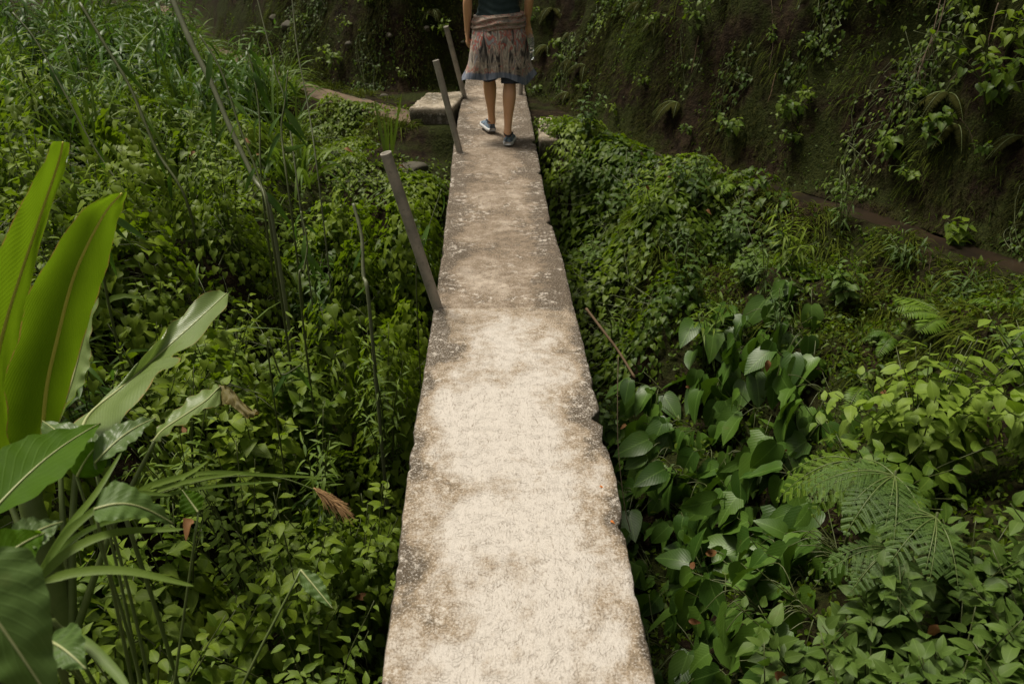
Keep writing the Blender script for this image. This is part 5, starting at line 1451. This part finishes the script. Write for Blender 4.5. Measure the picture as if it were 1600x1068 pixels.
def cloth_ring(rows, sides=72, fold=None, thick=None):
    """rows: (z, cx, cy, rx, ry); fold(angle, t) pushes the cloth out"""
    r = smooth_path(np.array(rows, float), 46)
    an = np.linspace(0, 2 * np.pi, sides, endpoint=False)
    t = np.linspace(0, 1, len(r))
    F = fold(an[None], t[:, None]) if fold else 0 * an[None] * t[:, None]
    X = r[:, 1:2] + np.cos(an)[None] * (r[:, 3:4] + F); Y = r[:, 2:3] + np.sin(an)[None] * (r[:, 4:5] + F)
    Z = np.broadcast_to(r[:, 0:1], X.shape).copy()
    L = np.stack([np.broadcast_to(an[None] / 6.283, X.shape), np.broadcast_to(t[:, None], X.shape), 0 * X], -1)
    return np.stack([X, Y, Z], -1) + W0, L

# dark top
b = MB('dark teal jersey'); pos = b.pos()
col = b.mix(b.noise(pos, 40, 3), (0.014, 0.026, 0.026), (0.026, 0.042, 0.042))
M['top'] = b.done(b.principled(col, 0.85, b.bump(b.noise(pos, 22, 3), 0.5, 0.012), 0.2))
V, L = cloth_ring([(.90, 0, .005, .168, .120), (.97, 0, .01, .150, .104), (1.05, 0, .02, .142, .098), (1.16, 0, .015, .153, .105), (1.25, 0, .01, .172, .104), (1.30, 0, .01, .165, .088), (1.335, 0, .01, .11, .072)], fold=lambda a, t: .004 * np.sin(a * 2 + 60 * t + 2 * np.sin(a * 3)) * (1 - t) + .002 * np.sin(a * 7 + t * 9))
a = Acc(); a.grid(V, L, closed=True); a.build('tank_top', M['top'], person)

# patterned shirt tied round the hips as a wrap
b = MB('printed wrap')
lu = b.n('ShaderNodeSeparateXYZ'); b.l(b.attr('luv').outputs['Vector'], lu.inputs[0])
pos = b.pos()
wv = b.noise(pos, 13, 3, 0.5, 1.4)
mp = b.n('ShaderNodeMapping'); b.l(pos, mp.inputs['Vector']); mp.inputs['Scale'].default_value = (9, 9, 26)
band = b.noise(mp.outputs[0], 1.0, 4, 0.6, 1.5)
mp = b.n('ShaderNodeMapping'); b.l(pos, mp.inputs['Vector']); mp.inputs['Scale'].default_value = (24, 14, 5.5)
vert = b.noise(mp.outputs[0], 1.0, 3, 0.55, 1.0)
base = b.ramp(vert, [(0.36, (0.035, 0.031, 0.030)), (0.44, (0.17, 0.145, 0.13)), (0.52, (0.46, 0.40, 0.33)), (0.57, (0.18, 0.16, 0.14)), (0.65, (0.25, 0.26, 0.275))])
red = b.ramp(b.math('ADD', b.math('MULTIPLY', wv, .5), b.math('MULTIPLY', vert, .5)), [(0.50, 0.0), (0.52, 1.0), (0.56, 1.0), (0.58, 0.0)])
# red is strongest in the upper third and again in a stripe above the hem
zone = b.ramp(b.math('ADD', lu.outputs[1], b.math('MULTIPLY', b.math('SUBTRACT', wv, .5), .12)), [(0.0, 0.35), (0.18, 0.9), (0.40, 0.8), (0.50, 0.15), (0.66, 0.2), (0.74, 1.0), (0.82, 0.6), (0.88, 0.0)])
col = b.mix(b.math('MULTIPLY', red, zone), base, (0.33, 0.075, 0.058))
stripe = b.ramp(b.math('ADD', lu.outputs[1], b.math('MULTIPLY', b.math('SUBTRACT', band, .5), .16)), [(0.60, 0.0), (0.635, 0.9), (0.665, 0.0), (0.70, 0.0), (0.73, 1.0), (0.755, 0.2), (0.78, 0.9), (0.80, 0.0)])
col = b.mix(b.math('MULTIPLY', stripe, .75), col, (0.27, 0.215, 0.165))
hem = b.ramp(b.math('ADD', lu.outputs[1], b.math('MULTIPLY', b.math('SUBTRACT', wv, .5), .1)), [(0.80, 0.0), (0.85, 1.0)])
col = b.mix(hem, col, b.ramp(vert, [(0.35, (0.075, 0.09, 0.125)), (0.6, (0.18, 0.20, 0.25)), (0.75, (0.26, 0.21, 0.20))]))
M['wrap'] = b.done(b.principled(col, 0.9, b.bump(b.noise(pos, 60, 4), 0.35, 0.004), 0.15))
b2 = MB('wrap waistband'); pos = b2.pos()
mp = b2.n('ShaderNodeMapping'); b2.l(pos, mp.inputs['Vector']); mp.inputs['Scale'].default_value = (6, 6, 34)
bd2 = b2.noise(mp.outputs[0], 1.0, 4, 0.6, 1.8)
col = b2.ramp(bd2, [(0.38, (0.035, 0.028, 0.026)), (0.44, (0.32, 0.27, 0.21)), (0.49, (0.20, 0.045, 0.036)), (0.53, (0.36, 0.31, 0.25)), (0.58, (0.07, 0.06, 0.058)), (0.64, (0.30, 0.25, 0.20))])
M['band'] = b2.done(b2.principled(col, 0.9, b2.bump(bd2, 0.5, 0.006), 0.15))

def wrap_fold(a, t):
    return t ** 1.3 * (.017 * np.sin(a * 5 + 1.6 * np.sin(a * 2) + t * 1.6) + .008 * np.sin(a * 9 + 2 + t * 2.5)) + .002 * np.sin(a * 21 + 5 * np.sin(a * 3)) * t
V, L = cloth_ring([(.845, 0, .0, .186, .140), (.78, 0, -.01, .202, .158), (.70, 0, -.012, .213, .172), (.60, 0, -.008, .222, .180), (.53, 0, .0, .238, .190), (.475, 0, .012, .256, .204)], sides=110, fold=wrap_fold)
an = np.linspace(0, 2 * np.pi, 110, endpoint=False); tt = np.linspace(0, 1, 46)
V[..., 2] += (tt ** 2)[:, None] * (.022 * np.sin(an * 3 + .6) + .016 * np.sin(an * 5 + 2) - .03 * np.cos(an) * 0)[None]
V[..., 0] += (tt ** 3)[:, None] * (.035 * np.clip(-np.cos(an), 0, 1) ** 4 * -1 + .02 * np.clip(np.cos(an), 0, 1) ** 4)[None]     # corners of the cloth swinging out
a = Acc(); a.grid(V, L, closed=True)
Vi = V.copy(); Vi[..., :2] -= nrm(V[..., :2] - W0[:2]) * .004
a.grid(Vi[:, ::-1], L[:, ::-1], closed=True)
wr_ = a.build('wrap', M['wrap'], person)
V, L = cloth_ring([(.925, 0, .005, .172, .124), (.905, 0, .0, .190, .142), (.875, 0, .0, .198, .150), (.845, 0, 0, .202, .154), (.822, 0, 0, .198, .151), (.812, 0, 0, .188, .142)], sides=90, fold=lambda a, t: .005 * np.sin(t * 22 + a * 2 + 1.5 * np.sin(a * 3)) + .002 * np.sin(a * 9 + t * 8))
V[..., 2] += (.012 * np.cos(np.linspace(0, 2 * np.pi, 90, endpoint=False)))[None]
a = Acc(); a.grid(V, L, closed=True); tag(a.build('waistband', M['band'], person), 'rolled waistband of the wrap')
# shorts under it
M['shorts'] = plain_mat('blue grey shorts cloth', (0.030, 0.036, 0.055), (0.075, 0.085, 0.115), 30, 0.85, 0.4, 0.2)
a = Acc()
for hx, hp, kn in ((1, (.088, .0, .78), (.083, -.055, .435)), (-1, (-.088, .0, .78), (-.078, .12, .455))):
    hp, kn = np.array(hp) + W0, np.array(kn) + W0
    V = loft([(hp, .095, .10), (hp + (kn - hp) * .4, .086, .09), (hp + (kn - hp) * .8, .074, .078), (kn, .070, .074)], 28)
    ph = np.linspace(0, 6.283, 28, endpoint=False)
    V = V + nrm(V - V.mean(1, keepdims=True)) * (.004 * np.sin(ph * 5 + hx))[None, :, None]
    a.grid(V, closed=True)
a.build('shorts', M['shorts'], person)
# hair
M['hair'] = plain_mat('dark hair', (0.012, 0.008, 0.006), (0.035, 0.022, 0.015), 60, 0.45, 0.4)
a = Acc(); V = loft([(pt(0, -.050, 1.40), .030, .03), (pt(0, -.030, 1.44), .068, .060), (pt(0, .0, 1.50), .081, .085), (pt(0, .008, 1.56), .081, .092), (pt(0, .010, 1.605), .064, .074), (pt(0, .012, 1.632), .02, .025)], 28)
a.grid(V, closed=True); a.tube(smooth_path([pt(0, -.08, 1.55), pt(0, -.115, 1.53), pt(.004, -.115, 1.43), pt(.0, -.10, 1.33)], 16), np.array([.018, .022, .024, .026, .027, .027, .026, .025, .024, .022, .02, .018, .015, .012, .009, .004]), 10)
a.build('hair', M['hair'], person)
M['eye'] = plain_mat('eye white', (.7, .68, .64), (.75, .72, .7), 20, .2, 0); M['iris'] = plain_mat('dark iris', (.02, .012, .008), (.03, .02, .012), 20, .15, 0); M['lip'] = plain_mat('lips', (.33, .10, .08), (.38, .13, .10), 40, .45, .1)
for sx in (-1, 1):
    for nm, mt, r, dy in (('eye', 'eye', .0105, .114), ('pupil', 'iris', .0055, .1215)):
        bm = bmesh.new(); bmesh.ops.create_uvsphere(bm, u_segments=12, v_segments=8, radius=r)
        bmesh.ops.translate(bm, vec=Vector(pt(sx * .030, dy, 1.518)), verts=bm.verts)
        me = bpy.data.meshes.new(nm); bm.to_mesh(me); bm.free(); me.materials.append(M[mt]); link_mesh(nm, me, person)
a = Acc(); a.tube(smooth_path([pt(-.022, .117, 1.440), pt(0, .127, 1.443), pt(.022, .117, 1.440)], 10), [.001, .003, .004, .005, .0055, .0055, .005, .004, .003, .001], 8); a.build('mouth', M['lip'], person)

# shoes
b = MB('shoe mesh'); pos = b.pos()
n1 = b.noise(pos, 28, 4); 
col = b.ramp(n1, [(0.36, (0.055, 0.065, 0.085)), (0.5, (0.15, 0.175, 0.215)), (0.58, (0.10, 0.20, 0.30)), (0.68, (0.22, 0.24, 0.27))])
M['shoe'] = b.done(b.principled(col, 0.75, b.bump(b.noise(pos, 300, 2), 0.4, 0.001), 0.3))
M['sole'] = plain_mat('pale rubber sole', (0.38, 0.38, 0.38), (0.58, 0.58, 0.57), 30, 0.6, 0.2)
M['dark'] = plain_mat('dark shoe lining', (0.012, 0.014, 0.018), (0.03, 0.033, 0.04), 30, 0.8, 0.2)
def shoe(heel, yaw, pitch, nm):
    heel = np.array(heel) + W0
    ry = np.linspace(0, 1, 26)
    half = np.interp(ry, [0, .06, .2, .4, .6, .78, .92, 1], [.022, .032, .036, .035, .041, .044, .034, .010])
    off = np.interp(ry, [0, .4, .7, 1], [0, 0, .003, .0]) 
    top = np.interp(ry, [0, .05, .15, .28, .40, .6, .8, .95, 1], [.068, .082, .080, .072, .082, .066, .050, .038, .026])
    Lf = .262
    a = Acc(); an = np.linspace(0, np.pi, 15)
    rows = []
    for i, y in enumerate(ry):
        rows.append(np.stack([off[i] + half[i] * np.cos(an) * (1 - .22 * np.sin(an)), np.full(15, y * Lf), .022 + (top[i] - .022) * np.sin(an) ** .7], -1))
    U = np.array(rows)
    S = []
    for i, y in enumerate(ry):
        h_ = half[i] + .005; zb = np.interp(y, [0, .06, .75, 1], [.008, .0, .0, .016])
        S.append(np.array([(h_ - .004, y * Lf, .030), (h_ + .001, y * Lf, .020), (h_, y * Lf, zb + .006), (h_ - .006, y * Lf, zb), (-h_ + .006, y * Lf, zb), (-h_, y * Lf, zb + .006), (-h_ - .001, y * Lf, .020), (-h_ + .004, y * Lf, .030)]))
    S = np.array(S); S[..., 0] += off[:, None]; S[0, :, 1] -= .006; S[-1, :, 1] += .006
    cy, sy, cp, sp = math.cos(yaw), math.sin(yaw), math.cos(pitch), math.sin(pitch)
    def tr(Q):
        q = Q.reshape(-1, 3).copy()
        y, z = q[:, 1] * cp + q[:, 2] * sp, -q[:, 1] * sp + q[:, 2] * cp
        q[:, 1], q[:, 2] = y, z
        x, y = q[:, 0] * cy - q[:, 1] * sy, q[:, 0] * sy + q[:, 1] * cy
        q[:, 0], q[:, 1] = x, y
        return q.reshape(Q.shape) + heel
    a.grid(tr(U))
    k = U.shape[1]
    a.loops.append(np.arange(k)); a.sizes.append(np.array([k])); a.mat.append(np.array([0]))
    sh = a.build('shoe', M['shoe'], person)
    a2 = Acc(); a2.grid(tr(S), closed=True)
    a2.loops.append(np.arange(8)); a2.sizes.append(np.array([8])); a2.mat.append(np.array([0])); a2.loops.append(np.arange(8)[::-1] + 8 * 25); a2.sizes.append(np.array([8])); a2.mat.append(np.array([0]))
    link_mesh('sole', a2.mesh('sole', M['sole']), sh)
    a3 = Acc(); th = np.linspace(0, 2 * np.pi, 20)
    a3.tube(tr(np.stack([.031 * np.cos(th), .052 + .046 * np.sin(th), .080 + .008 * np.sin(th * 2 + 1.5)], -1)), .0075, 8, cap=False)
    link_mesh('collar', a3.mesh('collar', M['dark']), sh)
    a4 = Acc()
    for yy in (.115, .135, .155, .172):
        zt = np.interp(yy / Lf, [.28, .40, .6, .8], [.074, .084, .069, .053])
        a4.tube(tr(np.array([(-.022, yy, zt - .012), (0, yy, zt + .001), (.022, yy, zt - .012)])), .003, 6)
    link_mesh('lace', a4.mesh('lace', M['sole']), sh)
shoe((.062, -.20, 0.002), -.10, .0, 'shoe')
shoe((-.055, .215, 0.012), .28, -.02, 'shoe')

# clear water bottle hanging from the right hand
bx, by = WX + .236, WY + .105
R_ = [(.0, .002), (.024, .0), (.031, .006), (.0325, .02), (.0325, .055), (.030, .062), (.0325, .070), (.0325, .10), (.0305, .106), (.0325, .113), (.032, .145), (.027, .165), (.017, .185), (.0125, .194), (.0125, .206)]
def spun(prof, seg=24):
    an = np.linspace(0, 2 * np.pi, seg, endpoint=False)
    return np.array([[(r * math.cos(t) + bx, r * math.sin(t) + by, z + .585) for t in an] for r, z in prof])
b = MB('clear plastic')
pb_ = b.principled((.93, .95, .96), .12, None, .6); pb_.inputs['Transmission Weight'].default_value = .86; pb_.inputs['IOR'].default_value = 1.18
M['clear'] = b.done(pb_)
b = MB('drinking water'); pb_ = b.principled((.92, .95, .95), .02, None, .5); pb_.inputs['Transmission Weight'].default_value = 1.0; pb_.inputs['IOR'].default_value = 1.33
M['drink'] = b.done(pb_)
bot = empty('water_bottle', (bx, by, .585)); tag(bot, "clear plastic water bottle in the walker's right hand", 'bottle')
a = Acc(); a.grid(spun(smooth_path(R_, 60)), closed=True); a.build('body', M['clear'], bot)
a = Acc(); a.grid(spun([(.0005, .004), (.022, .003), (.0285, .009), (.0305, .02), (.0305, .055), (.028, .062), (.0305, .070), (.0305, .085), (.0005, .0855)]), closed=True); a.build('water', M['drink'], bot)
a = Acc(); a.grid(spun([(.0005, .219), (.012, .219), (.0145, .217), (.0148, .203), (.012, .202)]), closed=True)
M['cap'] = plain_mat('bottle cap', (.55, .57, .6), (.62, .64, .66), 20, .4, .05); a.build('cap', M['cap'], bot)

# ================================================================== labels for the plants that come in numbers
ROWS_L = [(1.9, 'in the near left corner'), (2.7, 'below the diagonal banana leaf'), (3.6, 'level with the slab seam'), (4.7, 'level with the nearest post'), (5.9, 'short of the middle post'), (7.0, 'level with the walker'), (8.6, 'before the dirt path'), (11, 'past the path bend'), (99, 'at the top left')]
ROWS_R = [(1.5, 'at the bottom edge'), (2.1, 'below the broken edge'), (2.8, 'level with the broken edge'), (3.6, 'level with the slab seam'), (4.5, 'just past the stick'), (5.5, 'midway to the walker'), (99, 'level with the walker')]
ORD = ['next to', 'second from', 'third from', 'fourth from', 'fifth from', 'sixth from', 'seventh from', 'eighth from', 'ninth from', 'tenth from', 'eleventh from', 'twelfth from', 'thirteenth from', 'fourteenth from', 'fifteenth from']
buckets = {}
for r_, what, cat, grp in REG:
    x, y = r_.location.x, r_.location.y
    left = x < 0
    row = next(n_ for lim, n_ in (ROWS_L if left else ROWS_R) if y < lim)
    buckets.setdefault((what, left, row), []).append((abs(x), r_, cat, grp))
for (what, left, row), it in buckets.items():
    it.sort(key=lambda q: q[0])
    for k, (_, r_, cat, grp) in enumerate(it):
        side = 'left' if left else 'right'
        where = row if 'left' in row else row + ', ' + side + ' side'
        tag(r_, '%s %s, %s the bridge' % (what, where, ORD[k]) if k < len(ORD) else '%s %s, well away from the bridge' % (what, where), cat, grp)
